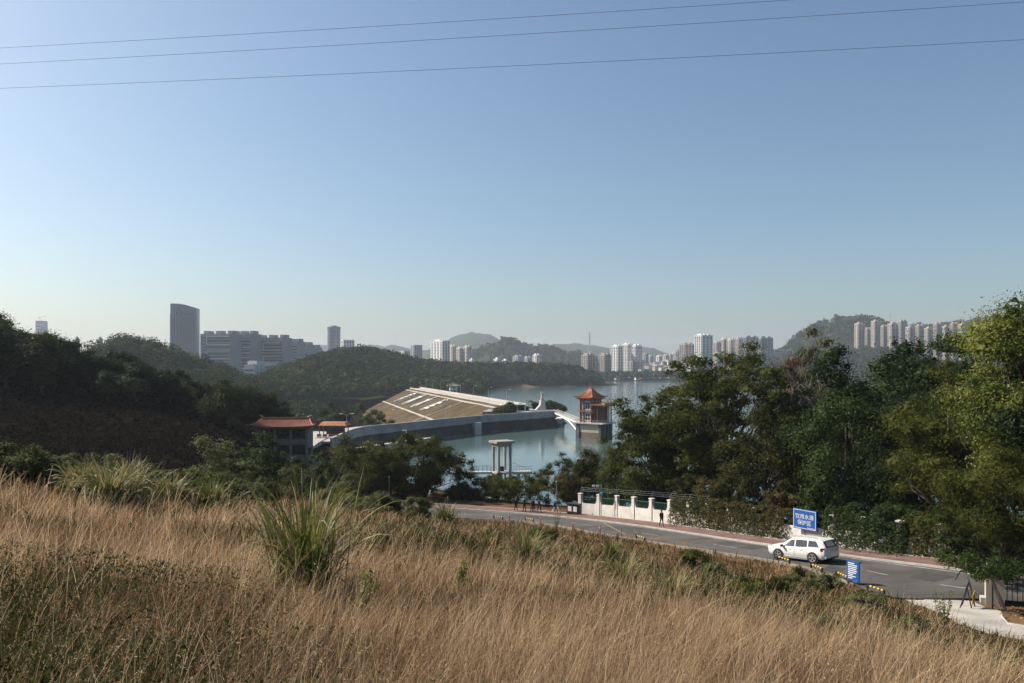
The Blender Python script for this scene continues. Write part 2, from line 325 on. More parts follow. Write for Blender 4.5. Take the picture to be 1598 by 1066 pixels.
road = ribbon('road', NEAR, FAR, asph, 0.0, kind='structure')
ribbon('sidewalk', side(0.18), side(2.35), pave, 0.12, 0.3, kind='structure')
ribbon('kerb', side(0.0), side(0.179), kerbm, 0.128, 0.3, kind='structure')
ribbon('kerb_edge', side(2.351), side(2.52), kerbm, 0.15, 0.3, kind='structure')
ribbon('kerb_near', NEAR-across*0.12, NEAR-across*0.001, mat('dusty_kerb', (0.16, 0.145, 0.125), (0.26, 0.235, 0.20), rough=0.95, scale=1.5, detail=8), 0.07, 0.3, sl=slice(42, None), kind='structure')
def lane(t0, t1): return NEAR*(1-t0)+FAR*t0, NEAR*(1-t1)+FAR*t1
a, b2_ = lane(0.935, 0.96); ribbon('edge_line', a, b2_, paintw, 0.006, parent=road)
a, b2_ = lane(0.5, 0.522)
for k in range(14, NS-4, 9): ribbon('dash_line', a, b2_, paintw, 0.006, sl=slice(k, k+4), parent=road)
a, b2_ = lane(0.05, 0.07); ribbon('edge_line', a, b2_, painty, 0.006, sl=slice(46, None), parent=road)
ribbon('bike_line', side(1.2), side(1.28), paintw, 0.124, parent=bpy.data.objects['sidewalk'], sl=slice(30, 60))
pat = mat('asphalt_patch', (0.04, 0.04, 0.041), (0.06, 0.059, 0.058), rough=0.9, scale=1.5, detail=8)
for i, j, t0, t1 in ((47, 52, 0.12, 0.42), (66, 69, 0.55, 0.9), (58, 60, 0.1, 0.35), (92, 97, 0.5, 0.85), (36, 40, 0.55, 0.8)):
    a, b2_ = lane(t0, t1); ribbon('repair_patch', a, b2_, pat, 0.004, sl=slice(i, j), parent=road)
# hatched yellow lines by the wall
for q in (0.0, 0.06):
    i0, i1 = 80, 86
    p = NEAR[i0]*(0.75-q)+FAR[i0]*(0.25+q); r = NEAR[i1]*0.12+FAR[i1]*0.88+(p-NEAR[i0])*0
    dvec = unit((r-p)*[1, 1, 0]); nn = np.array([-dvec[1], dvec[0], 0])*0.07
    ribbon('hatch_line', [p-nn+[q*8, 0, 0], r-nn+[q*8, 0, 0]], [p+nn+[q*8, 0, 0], r+nn+[q*8, 0, 0]], painty, 0.012, parent=road)
# concrete driveway joining the road, kerbed
def gpt(px, py, d0): # ground point seen at a pixel near distance d0
    d = d0
    for _ in range(30):
        x, y = XY(px, d); z = gz(x, y); d = 0.5*d+0.5*(CZ-z)*F/(py-HY)
    x, y = XY(px, d); return np.array([x, y, gz(x, y)])
DRL = crom([gpt(1412, 937, 44), gpt(1470, 962, 40), gpt(1540, 990, 35), (26, 29.5, gz(26, 29.5)), (33, 20, gz(33, 20))], 30); DRR = crom([gpt(1488, 934, 45), gpt(1525, 943, 43), gpt(1560, 955, 41), gpt(1640, 985, 37), (38, 22, gz(38, 22))], 30)
def drive():
    P = []
    for a, b in zip(DRL, DRR):
        row = []
        for t in np.linspace(0, 1, 9):
            p = a*(1-t)+b*t; row.append((p[0], p[1], max(gz(p[0], p[1])+0.06, p[2]+0.02 if False else -99)))
        P.append(row)
    o = MB().grid(P).build('driveway', conc, smooth=True, kind='structure')
    bm = bmesh.new(); bm.from_mesh(o.data); bmesh.ops.recalc_face_normals(bm, faces=bm.faces)
    if sum(f.normal.z for f in bm.faces) < 0: bmesh.ops.reverse_faces(bm, faces=bm.faces)
    bm.to_mesh(o.data); bm.free()
drive()
DRIVEPOLY = [tuple(p[:2]) for p in DRL]+[tuple(p[:2]) for p in DRR[::-1]]
# ---------------------------------------------------------------- hills and the woods on them
forest_m = mat('forest_leaf', (0.010, 0.020, 0.006), (0.095, 0.09, 0.032), rough=0.9, tone=True, spec=0.03, trans=0.15, stops=[(0.5, (0.026, 0.046, 0.011)), (0.8, (0.045, 0.066, 0.017))])
hill_m = mat('hill_scrub', (0.014, 0.024, 0.009), (0.03, 0.042, 0.015), rough=0.95, scale=0.02, spec=0.05)
rock_m = mat('bare_earth', (0.17, 0.12, 0.085), (0.24, 0.18, 0.13), rough=0.95, scale=0.03)
def wood(name, C, r, nq, qs, label, seed=0, bare=0.0):
    g = np.random.default_rng(seed); n = len(C); C = np.repeat(C, nq, 0); rr = np.repeat(r, nq); tn = np.repeat(np.clip(g.normal(0.42, 0.30, n), 0, 1), nq)
    d = unit(g.normal(size=(n*nq, 3))); d[:, 2] = np.abs(d[:, 2])*1.1-0.25; d = unit(d)
    P = C+d*(rr*g.uniform(0.65, 1.05, n*nq))[:, None]*np.array([1, 1, 0.95]); N = unit(d+g.normal(size=d.shape)*0.35)
    V, L = leaves(P, N, rr*qs*g.uniform(0.6, 1.3, n*nq), 0.9, g); t = np.clip(tn+g.normal(size=n*nq)*0.12, 0, 1)
    return npmesh(name, V, L, 3, forest_m, t, label=label, cat='woodland', kind='stuff')
def ridge(name, prof, d, front, back, base, trees, r, label, nq=26, qs=0.75, seed=1, th=None, m=None, py_off=0.0, fr=0.92):
    """hill whose crest runs across the view along prof (pixel, pixel) at distance d; crest lowered by the tree height"""
    th = th if th is not None else r*1.5
    pxs = np.array([p[0] for p in prof], float); dd = np.interp(pxs, [pxs[0], pxs[-1]], d if hasattr(d, '__len__') else (d, d))
    top = np.array([ZP(p[1]+py_off, q) for p, q in zip(prof, dd)])-th
    def surf(px, t):
        D = np.interp(px, pxs, dd); zt = np.interp(px, pxs, top); f = np.where(t < 0, 1-sstep(0, 1, -t)**fr, 1-sstep(0, 1, t))
        y = D+np.where(t < 0, t*front, t*back); x = (px-CX)/F*D*(1+0.0*t)+ (y-D)*(px-CX)/F*0.6
        z = base+np.maximum(zt-base, 0)*f; z = z+fbm(x, y, 90, seed)*np.maximum(zt-base, 0)*0.05
        return x, y, z
    ns, ntt = 110, 34; pg, tg = np.meshgrid(np.linspace(pxs[0], pxs[-1], ns), np.linspace(-1, 1, ntt), indexing='ij')
    x, y, z = surf(pg.ravel(), tg.ravel()); i, j = np.meshgrid(np.arange(ns-1), np.arange(ntt-1), indexing='ij')
    L = np.stack([i*ntt+j, i*ntt+j+1, (i+1)*ntt+j+1, (i+1)*ntt+j], -1).reshape(-1, 4)[:, ::-1]
    npmesh(name, np.c_[x, y, z], L, 4, m or hill_m, smooth=True, kind='structure')
    if trees:
        g = np.random.default_rng(seed+50); px = g.uniform(pxs[0], pxs[-1], trees); t = g.uniform(-0.97, 0.3, trees)
        x, y, z = surf(px, t); rr = r*g.uniform(0.6, 1.25, trees); k = z > 0.8
        wood('woodland', np.c_[x, y, z+rr*0.65][k], rr[k], nq, qs, label, seed)
    return surf
# left: wooded knoll behind the dark hillside
ridge('hill', [(60, 560), (110, 548), (150, 532), (190, 523), (225, 530), (262, 541), (300, 552), (340, 566), (380, 582), (430, 600)], 600, 150, 110, 3, 420, 7.0, 'hazy wooded knoll behind the dark hillside at left', nq=170, qs=0.19, seed=3)
# the wooded hill and peninsula behind the dam
ridge('hill', [(385, 606), (410, 588), (440, 571), (470, 561), (500, 551), (530, 544), (560, 539), (590, 543), (620, 551), (650, 559), (680, 564), (720, 568), (760, 572)], (770, 1010), 300, 160, 1, 2700, 5.4, 'wooded hill rising behind the grassy dam', nq=52, qs=0.40, seed=4, fr=0.8)
ridge('hill', [(640, 562), (700, 566), (760, 568), (820, 567), (860, 567), (895, 571), (920, 579), (940, 589), (952, 597), (960, 600)], (960, 1130), 70, 90, 0.5, 800, 7.5, 'low wooded peninsula running out into the lake', nq=60, qs=0.42, seed=5, fr=1.4)
# wood in the valley at the toe of the dam
g = np.random.default_rng(11); px = g.uniform(395, 620, 620); d = g.uniform(300, 620, 620)**1.0; x = (px-CX)/F*d; k = ~((x > -118+(d-369)*-0.28+40) & (d > 300)) & (x < -62-(d-300)*0.18)
x, d = x[k], d[k]; zz = ground_z(x, d); rr = g.uniform(3.5, 6, len(x)); wood('woodland', np.c_[x, d, zz+rr*1.1], rr, 110, 0.26, 'woods in the valley below the dam', 12)
# right: far shore hills
ridge('hill', [(1170, 575), (1200, 556), (1225, 540), (1250, 519), (1270, 506), (1290, 496), (1315, 492), (1345, 492), (1370, 497), (1400, 510), (1440, 505), (1480, 504), (1520, 498), (1560, 494), (1610, 490), (1700, 500)], (2000, 2300), 500, 400, 3, 1500, 9.5, 'big wooded hill on the far right shore', nq=26, qs=0.65, seed=6)
ridge('hill', [(1100, 592), (1140, 580), (1180, 566), (1215, 556), (1260, 549), (1320, 540), (1380, 542), (1430, 552), (1500, 565), (1600, 570)], 1640, 110, 150, 1, 900, 7, 'low wooded spur along the far shore, under the big hill', nq=26, qs=0.65, seed=7, fr=0.8)
ridge('hill', [(720, 560), (745, 545), (770, 532), (790, 526), (805, 528), (830, 538), (860, 539), (890, 546), (930, 556), (980, 566)], 2300, 400, 300, 3, 700, 9, 'rounded wooded hill behind the far apartment blocks', nq=20, qs=0.7, seed=8)
# shore woods in front of the far town
g = np.random.default_rng(21); px = g.uniform(905, 1250, 520); d = 1395+g.uniform(0, 130, 520)+np.maximum(0, px-1080)*0.9; rr = g.uniform(5, 9, 520)
wood('woodland', np.c_[(px-CX)/F*d, d, 3+rr*0.7], rr, 26, 0.6, 'trees lining the far lake shore before the town', 22)
g = np.random.default_rng(23); px = g.uniform(1000, 1110, 50); d = 1395+g.uniform(0, 60, 50); rr = g.uniform(7, 11, 50)
# distant mountains
ridge('mountain', [(560, 560), (590, 545), (612, 538), (640, 544), (665, 547), (690, 536), (715, 524), (735, 519), (765, 522), (790, 538), (830, 548), (870, 537), (900, 536), (940, 542), (975, 545), (1010, 541), (1040, 552), (1080, 560), (1150, 566)], 4400, 900, 900, 3, 0, 10, '', seed=9, th=0)
ridge('mountain', [(400, 560), (470, 545), (500, 538), (540, 546), (580, 538), (620, 545), (660, 556), (700, 560)], 4900, 600, 600, 3, 0, 10, '', seed=10, th=0)

# ---------------------------------------------------------------- far towers
bc = {'cream': mat('cream_render', (0.46, 0.42, 0.37), (0.56, 0.52, 0.46), scale=0.05), 'white': mat('white_render', (0.58, 0.57, 0.55), (0.68, 0.67, 0.65), scale=0.05),
      'pink': mat('pink_render', (0.37, 0.31, 0.275), (0.47, 0.40, 0.36), scale=0.05), 'grey': mat('grey_render', (0.25, 0.26, 0.27), (0.32, 0.33, 0.34), scale=0.05), 'brown': mat('brown_render', (0.28, 0.225, 0.20), (0.36, 0.30, 0.265), scale=0.05)}
wing = mat('window_glass', (0.05, 0.06, 0.07), (0.10, 0.115, 0.13), rough=0.25, spec=0.5, scale=0.3)
def tower(px0, px1, py, d, style, label, fl=0.45, rz=R(35), nl=3, nr=3, base=3.0, storey=3.1, group=None, crown=2, dz=None, name='apartment_tower'):
    """rectangular tower turned by rz: left face takes fl of the seen width; window strips, balcony bands and roof blocks are parts"""
    mpx = d/F; Wp = (px1-px0)*mpx; cxp = (px0+px1)/2; x, y = XY(cxp, d); u = math.atan((cxp-CX)/F); a = rz
    l = fl*Wp/max(math.sin(a+u), 0.2); wv = (1-fl)*Wp/max(math.cos(a+u), 0.3); top = ZP(py, d); H = top-base
    t = empty(name, (x, y, base), rz, label=label, cat='tower block', group=group)
    H0 = H-(3.5 if crown else 0)
    MB().box((0, 0, H0/2), (wv, l, H0)).build('wall', bc[style], t)
    wm = wing
    for k in range(nr):                          # window strips on the right-hand face
        c = -wv/2+wv*(k+0.5)/nr; ww = wv/nr*0.56
        MB().box((c, -l/2-0.15, H0/2), (ww, 0.5, H0-4)).build('window_strip', wm, t)
    for k in range(nl):
        c = -l/2+l*(k+0.5)/nl; ww = l/nl*0.5
        MB().box((-wv/2-0.15, c, H0/2), (0.5, ww, H0-4)).build('window_strip', wm, t)
    bd = MB(); ns = int((H0-6)/storey)
    for s in range(0, ns):
        z = 4+s*storey
        for k in range(nr): bd.box((-wv/2+wv*(k+0.5)/nr, -l/2-0.35, z), (wv/nr*0.6, 0.9, 1.15))
        for k in range(nl): bd.box((-wv/2-0.35, -l/2+l*(k+0.5)/nl, z), (0.9, l/nl*0.54, 1.15))
    bd.build('balcony_bands', bc[style], t, kind='stuff')
    for k in range(crown):
        c = (k+0.5)/crown-0.5; MB().box((c*wv, 0, H0+1.75+0.01), (wv/crown*0.5, l*0.5, 3.5)).build('roof_block', bc[style], t)
    MB().box((0, 0, H0+0.35), (wv+0.8, l+0.8, 0.7)).build('parapet', bc[style], t)
    return t
T = tower
T(672, 702, 530, 1650, 'white', 'tall pale cluster tower, leftmost of the blocks beyond the wooded ridge', nl=4, nr=3, fl=0.6, crown=3)
T(700, 713, 538, 1720, 'cream', 'narrow cream block right beside the tall pale cluster tower', nl=2, nr=2)
T(712, 724, 541, 1700, 'cream', 'narrow cream block, middle one of three beyond the wooded ridge', nl=2, nr=2)
T(723, 736, 539, 1690, 'cream', 'narrow cream block, rightmost of three beyond the wooded ridge', nl=2, nr=2)
T(641, 659, 539, 1900, 'grey', 'dark glass office cube above the wooded ridge', fl=0.3, nl=2, nr=4, crown=0, name='office_block')
T(624, 640, 548, 1850, 'cream', 'low pale block left of the dark glass cube', fl=0.4, nl=2, nr=3, crown=0)
T(732, 741, 559, 1600, 'white', 'small white block right of the three cream blocks', nl=1, nr=2, crown=1)
T(770, 783, 558, 1500, 'white', 'small white building with a mast above the peninsula', nl=2, nr=2, crown=1)
T(783, 795, 560, 1520, 'white', 'lower white building beside the one with a mast', nl=2, nr=2, crown=1)
T(800, 818, 554, 1950, 'grey', 'grey slab left of the two pale slabs behind peninsula', nl=2, nr=4)
T(816, 832, 556, 1980, 'grey', 'lower grey slab, second one behind the peninsula', nl=2, nr=3)
T(831, 845, 552, 1900, 'white', 'white block at the right end of the slabs behind the peninsula', nl=2, nr=2)
T(907, 928, 551, 1500, 'brown', 'brown and white block, left one of the pair nearest the peninsula tip', nl=3, nr=3, fl=0.5)
T(934, 954, 551, 1480, 'brown', 'brown and white block, right one of the pair nearest the peninsula tip', nl=3, nr=3, fl=0.5)
T(953, 972, 538, 1620, 'white', 'pale tower, left one of three behind the brown pair', nl=3, nr=2, fl=0.6)
T(971, 987, 535, 1640, 'white', 'tallest pale tower, middle one of three behind the brown pair', nl=3, nr=2, fl=0.55)
T(986, 1002, 537, 1610, 'white', 'pale tower, right one of three behind the brown pair', nl=2, nr=3, fl=0.4)
T(979, 997, 564, 1560, 'grey', 'low wide grey block at the foot of the pale towers', nl=2, nr=4, crown=0)
for k, (a, b, c) in enumerate([(1003, 1012, 551), (1011, 1019, 554), (1024, 1034, 554), (1034, 1044, 553), (1043, 1050, 552), (1049, 1057, 549)]):
    T(a, b, c, 2300+60*k, ['grey', 'cream', 'white', 'cream', 'pink', 'cream'][k], ['grey far block left in the hazy gap', 'cream far block beside the grey one in hazy gap', 'white far block in the middle of hazy gap', 'cream far block right of the white one in hazy gap', 'slim pink far block in the hazy gap', 'cream far block next to the brown tower'][k], nl=1, nr=2)
T(1054, 1062, 545, 1800, 'grey', 'slim grey block just left of the brown tower', nl=1, nr=2)
T(1060, 1084, 535, 1600, 'brown', 'brown tower with pale edges left of the white high-rise', nl=3, nr=3, fl=0.4)
T(1084, 1112, 521, 1560, 'white', 'tallest white high-rise, lit on its left side', nl=4, nr=3, fl=0.42, crown=3)
T(1113, 1126, 532, 1760, 'pink', 'cream stepped block right of the white high-rise', nl=2, nr=2)
T(1124, 1136, 527, 1780, 'cream', 'cream tower, second one right of the white high-rise', nl=2, nr=2)
T(1134, 1148, 528, 1770, 'cream', 'cream tower, third one right of the white high-rise', nl=2, nr=2)
T(1147, 1160, 526, 1750, 'pink', 'pinkish tower, fourth one right of the white high-rise', nl=2, nr=2)
T(1160, 1184, 524, 1700, 'grey', 'blue-grey wide tower, left one of two before the big hill', nl=2, nr=4, fl=0.2)
T(1184, 1206, 525, 1680, 'grey', 'blue-grey wide tower, right one of two before the big hill', nl=2, nr=4, fl=0.2)
T(1112, 1128, 549, 1650, 'cream', 'low terraced cream block at the hill foot', nl=3, nr=3, crown=1)
T(1205, 1236, 546, 1720, 'cream', 'long low pale building halfway up to the big hill', fl=0.15, nl=1, nr=6, base=14, crown=0, name='long_building')
row = [(1334, 1350, 503), (1349, 1362, 508), (1360, 1375, 501), (1374, 1388, 505), (1386, 1402, 503), (1402, 1415, 501), (1414, 1430, 505), (1429, 1444, 505), (1443, 1458, 506), (1457, 1472, 504), (1471, 1484, 505), (1483, 1497, 503), (1496, 1512, 502)]
ords = ['leftmost', 'second', 'third', 'fourth', 'fifth', 'sixth', 'seventh', 'eighth', 'ninth', 'tenth', 'eleventh', 'twelfth', 'rightmost']
for k, (a, b, c) in enumerate(row):
    c = c+[0, 3, -2, 2, 0, -2, 3, 1, 4, -1, 2, 0, 1][k]
    T(a, b, c, 1830-k*12, ['pink', 'brown', 'pink', 'brown'][k % 4], f'{ords[k]} tower in the long pinkish row below the big hill', nl=2, nr=2, fl=0.35, base=6, crown=1+(k % 2), group='row of pinkish towers on the right shore', rz=R(25))
# twin pointed turrets and a faint high-rise at far left
for px, lab in ((120, 'left of two pointed turrets above the dark trees'), (156, 'right of two pointed turrets above the dark trees')):
    d = 900; x, y = XY(px, d); t = empty('turret', (x, y, 20), R(20), label=lab, cat='turret')
    h = ZP(531, d)-20; MB().box((0, 0, h/2), (5.2, 5.2, h)).build('wall', bc['pink'], t)
    MB().lathe([(4.0, h), (2.6, h+1.6), (0.15, h+4.6), (0.1, h+6.2)], 8).build('roof', bc['brown'], t)
    for k in (-1, 1): MB().box((k*1.2, -2.62, h-2.2), (0.9, 0.12, 2.0)).build('window', wing, t)
gl = mat('blue_curtain_wall', (0.045, 0.085, 0.115), (0.07, 0.115, 0.145), rough=0.2, spec=0.8, scale=0.02)
def curtain(name, body_fn, label, floors, z0, z1, loc, rz, mm, ringfn):
    t = empty(name, loc, rz, label=label, cat='office tower'); body_fn().build('glass_wall', mm, t, smooth=False)
    mb = MB()
    for k in range(floors):
        ringfn(mb, z0+(z1-z0)*(k+0.5)/floors)
    mb.build('floor_bands', mat('band_metal', (0.20, 0.23, 0.25), (0.26, 0.29, 0.31), rough=0.4, scale=0.1), t, kind='stuff'); return t
# curved-front office tower with sloping top
def office():
    d = 1300; mpx = d/F; x, y = XY(287, d); wv = 39*mpx; zl, zr = ZP(474, d)-3, ZP(481, d)-3
    t = empty('office_tower', (x, y, 3), R(6), label='tall glass office tower with a curved, sloping top', cat='office tower')
    n = 14; arc = [(-wv/2+wv*k/n, -7*math.sin(math.pi*(0.15+0.7*k/n))) for k in range(n+1)]; P = arc+[(wv/2, 16), (-wv/2, 16)]
    def zt(px_): u = (px_+wv/2)/wv; return zl+(zr-zl)*u+2.2*math.sin(math.pi*u)
    mb = MB(); N = len(P); mb.add([(a, b, 0) for a, b in P]+[(a, b, zt(a)) for a, b in P], [tuple(range(N, 2*N))]+[(i, (i+1) % N, N+(i+1) % N, N+i) for i in range(N)])
    mb.build('glass_wall', gl, t)
    bm_ = mat('band_metal', (0.07, 0.115, 0.145), (0.095, 0.14, 0.17), rough=0.4, scale=0.1)
    fb = MB()
    for k in range(34):
        z = 3.9*k+2
        if z > zr-9: break
        fb.grid([[(a, b-0.25, z), (a, b-0.25, z+0.8)] for a, b in arc])
    fb.build('floor_bands', bm_, t, kind='stuff')
    for k in range(0, n+1, 2): MB().box((arc[k][0], arc[k][1]-0.3, zr/2-4), (0.7, 0.5, zr-10)).build('mullion', bm_, t)
    for i in (0, 1):
        c0 = -wv/2+wv*(0.33+0.10*i); q = MB(); q.tube([(c0+2.0*math.cos(a)*(1 if i else -1)*1.0, -7.6, zr-8+2.2*math.sin(a)) for a in np.linspace(-1.3, 1.3, 9)], 0.5, 5)
        q.build('logo_arc', black, t)
    for k in range(9): MB().box((-wv/2+wv*(0.56+0.042*k), -7.2+k*0.25, zr-9.5), (1.0, 0.4, 1.5)).build('logo_letter', black, t)
office()
def slab(px0, px1, py0, py1, d, label, frames, col='grey', rz=R(-14), depth=24):
    """office block with white rectangular frames on its long front"""
    mpx = d/F; x, y = XY((px0+px1)/2, d); wv = (px1-px0)*mpx/math.cos(rz); H = ZP(py0, d)-2; t = empty('office_block', (x, y, 2), rz, label=label, cat='office block')
    MB().box((0, depth/2, H/2), (wv, depth, H)).build('wall', bc[col], t)
    for q in range(int(H/4)-1): MB().box((0.02*wv, -0.12, 3+q*4.0), (wv*0.9, 0.4, 1.7)).build('window_strip', wing, t)
    for a, b, c, e in frames:
        X0, X1 = -wv/2+wv*a, -wv/2+wv*b; Z0, Z1 = H*c, H*e; f = MB()
        f.b2(X0, X1, -1.1, -0.3, Z1-1.0, Z1); f.b2(X0, X1, -1.1, -0.3, Z0, Z0+1.0); f.b2(X0, X0+1.0, -1.1, -0.3, Z0+1.0, Z1-1.0); f.build('white_frame', bc['white'], t)
    for k in range(3): MB().box((-wv/2+wv*(0.1+0.4*k), depth/2, H+2.01), (wv*0.16, depth*0.5, 4)).build('roof_block', bc[col], t)
    MB().box((-wv/2-0.3, depth/2, H/2-1), (0.7, depth*0.7, H-3)).build('side_fin', bc['white'], t)
    return t
slab(310, 362, 521, 588, 1000, 'grey office block with white frames, next to the curved tower', [(0.22, 0.98, 0.78, 0.95), (0.22, 0.98, 0.50, 0.67), (0.22, 0.98, 0.28, 0.40)])
slab(354, 394, 521, 588, 1030, 'narrower grey office block joined behind the framed one', [(0.3, 0.98, 0.72, 0.9), (0.3, 0.98, 0.52, 0.62), (0.3, 0.98, 0.30, 0.44)])
slab(396, 443, 527, 588, 1050, 'grey office block with white frames, right of the white gap', [(0.3, 0.9, 0.72, 0.9), (0.3, 0.9, 0.45, 0.6)])
slab(438, 465, 533, 580, 1120, 'stepped grey office block trailing behind, third from the curved tower', [])
slab(462, 480, 538, 575, 1180, 'stepped grey office block trailing behind, fourth from the curved tower', [])
slab(477, 492, 542, 570, 1240, 'lowest stepped grey office block at the end of the row', [])
slab(380, 397, 569, 592, 820, 'small pale building at the foot of the office blocks', [], 'white')
slab(398, 432, 571, 590, 840, 'low bluish building half hidden by the wooded hill', [])
def cyl(px, r_px, py, d, label):
    x, y = XY(px, d); H = ZP(py, d)-3; r = r_px*d/F; t = empty('round_tower', (x, y, 3), 0, label=label, cat='office tower')
    MB().lathe([(r, 0), (r, H-7), (r*1.05, H-7), (r*1.05, H-1), (r*0.97, H)], 24).build('glass_wall', gl, t)
    fb = MB()
    for k in range(int(H/8)): fb.lathe([(r+0.4, k*8+3), (r+0.4, k*8+4.2)], 24)
    fb.build('floor_bands', MATS['band_metal'], t, kind='stuff'); MB().lathe([(r*0.5, H), (r*0.5, H+2.5)], 12).build('roof_block', bc['grey'], t)
cyl(521, 10, 510, 1900, 'round glass tower standing alone above the wooded hill')
T(532, 553, 531, 1850, 'white', 'low pale slab right of the round glass tower', fl=0.2, nl=1, nr=4, crown=0, name='office_block')
def faint():
    d = 3000; x, y = XY(65, d); H = ZP(501, d)-3; wv = 14*d/F; t = empty('high_rise', (x, y, 3), 0, label='faint distant high-rise topped by a crane at far left', cat='high-rise')
    mb = MB(); mb.add([(-wv/2, -wv/2, 0), (wv/2, -wv/2, 0), (wv/2, wv/2, 0), (-wv/2, wv/2, 0)]+[(sx*wv*0.42, sy*wv*0.42, H) for sx, sy in ((-1, -1), (1, -1), (1, 1), (-1, 1))], [(0, 1, 5, 4), (1, 2, 6, 5), (2, 3, 7, 6), (3, 0, 4, 7), (4, 5, 6, 7)]); mb.build('glass_wall', gl, t)
    for k in range(8): MB().box((0, -wv*0.5, H*(0.5+0.06*k)), (wv*0.8, 1.5, 4)).build('floor_band', bc['white'], t)
    MB().tube([(-6, 0, H), (-6, 0, H+14)], 0.9, 5).build('crane_mast', metal, t); MB().tube([(-13, 0, H+13), (18, 0, H+18)], 0.7, 5).build('crane_arm', metal, t)
faint()
# small houses of the lakeside town
g = np.random.default_rng(31); hw = [bc['white'], bc['cream'], bc['pink'], bc['white']]
for k in range(46):
    px = g.uniform(998, 1096); py = g.uniform(562, 577); d = 1700-(py-560)*15; x, y = XY(px, d); wv = g.uniform(8, 16); h = g.uniform(9, 16); z = max(ZP(py, d)-h, 2.0)
    t = empty('town_house', (x, y, z-12), g.uniform(0.2, 0.9), label='small pale house among many on the far lake shore', cat='house', group='small houses of the lakeside town'); h += 12
    MB().box((0, 0, h/2), (wv, wv*0.8, h)).build('wall', hw[k % 4], t); MB().box((0, 0, h+0.3), (wv+1, wv*0.8+1, 0.6)).build('roof', [bc['brown'], bc['grey'], bc['white']][k % 3], t)
    for s in range(3): MB().box((0, -wv*0.4-0.1, h-2.5-3.2*s), (wv*0.8, 0.3, 1.3)).build('window_strip', wing, t)
for px, py, lab in ((994, 586, 'white boathouse on the far shore, right one'), (963, 588, 'small white hut at the water edge past the peninsula tip')):
    d = 1400; x, y = XY(px, d); t = empty('boathouse', (x, y, 0.5), 0.3, label=lab, cat='boathouse'); MB().box((0, 0, 4), (7, 6, 8)).build('wall', bc['white'], t); MB().box((0, 0, 8.3), (8.5, 7.5, 0.6)).build('roof', bc['white'], t); MB().box((0, -3.05, 4), (4, 0.2, 3)).build('window', wing, t)
def pylon(px, py0, py1, d, label):
    x, y = XY(px, d); z0, z1 = ZP(py1, d), ZP(py0, d); H = z1-z0; t = empty('pylon', (x, y, z0), 0.3, label=label, cat='pylon'); r = H*0.006; b_ = H*0.075
    for sx in (-1, 1):
        for sy in (-1, 1): MB().tube([(sx*b_, sy*b_, 0), (sx*b_*0.22, sy*b_*0.22, H*0.7), (0, 0, H)], [r, r*0.8, r*0.5], 4).build('leg', metal, t)
    lat = MB()
    for k in range(9):
        a, c = k/10, (k+1)/10; wa, wc = b_*(1-1.1*a*0.9), b_*(1-1.1*c*0.9)
        for sy in (-1, 1): lat.tube([(-wa, sy*wa, H*a), (wc, sy*wc, H*c)], r*0.5, 3); lat.tube([(wa, sy*wa, H*a), (-wc, sy*wc, H*c)], r*0.5, 3)
    lat.build('lattice', metal, t)
    for q in (0.72, 0.83, 0.93): MB().tube([(-H*0.1, 0, H*q), (0, 0, H*q+H*0.02), (H*0.1, 0, H*q)], r*0.8, 4).build('cross_arm', metal, t)
pylon(920, 517, 560, 1700, 'lattice pylon beyond the peninsula, left of the pale towers')
pylon(1389, 487, 506, 2250, 'lattice pylon on the big right hill, behind pinkish towers'); pylon(1261, 499, 515, 2100, 'small lattice pylon on the left shoulder of the big hill')
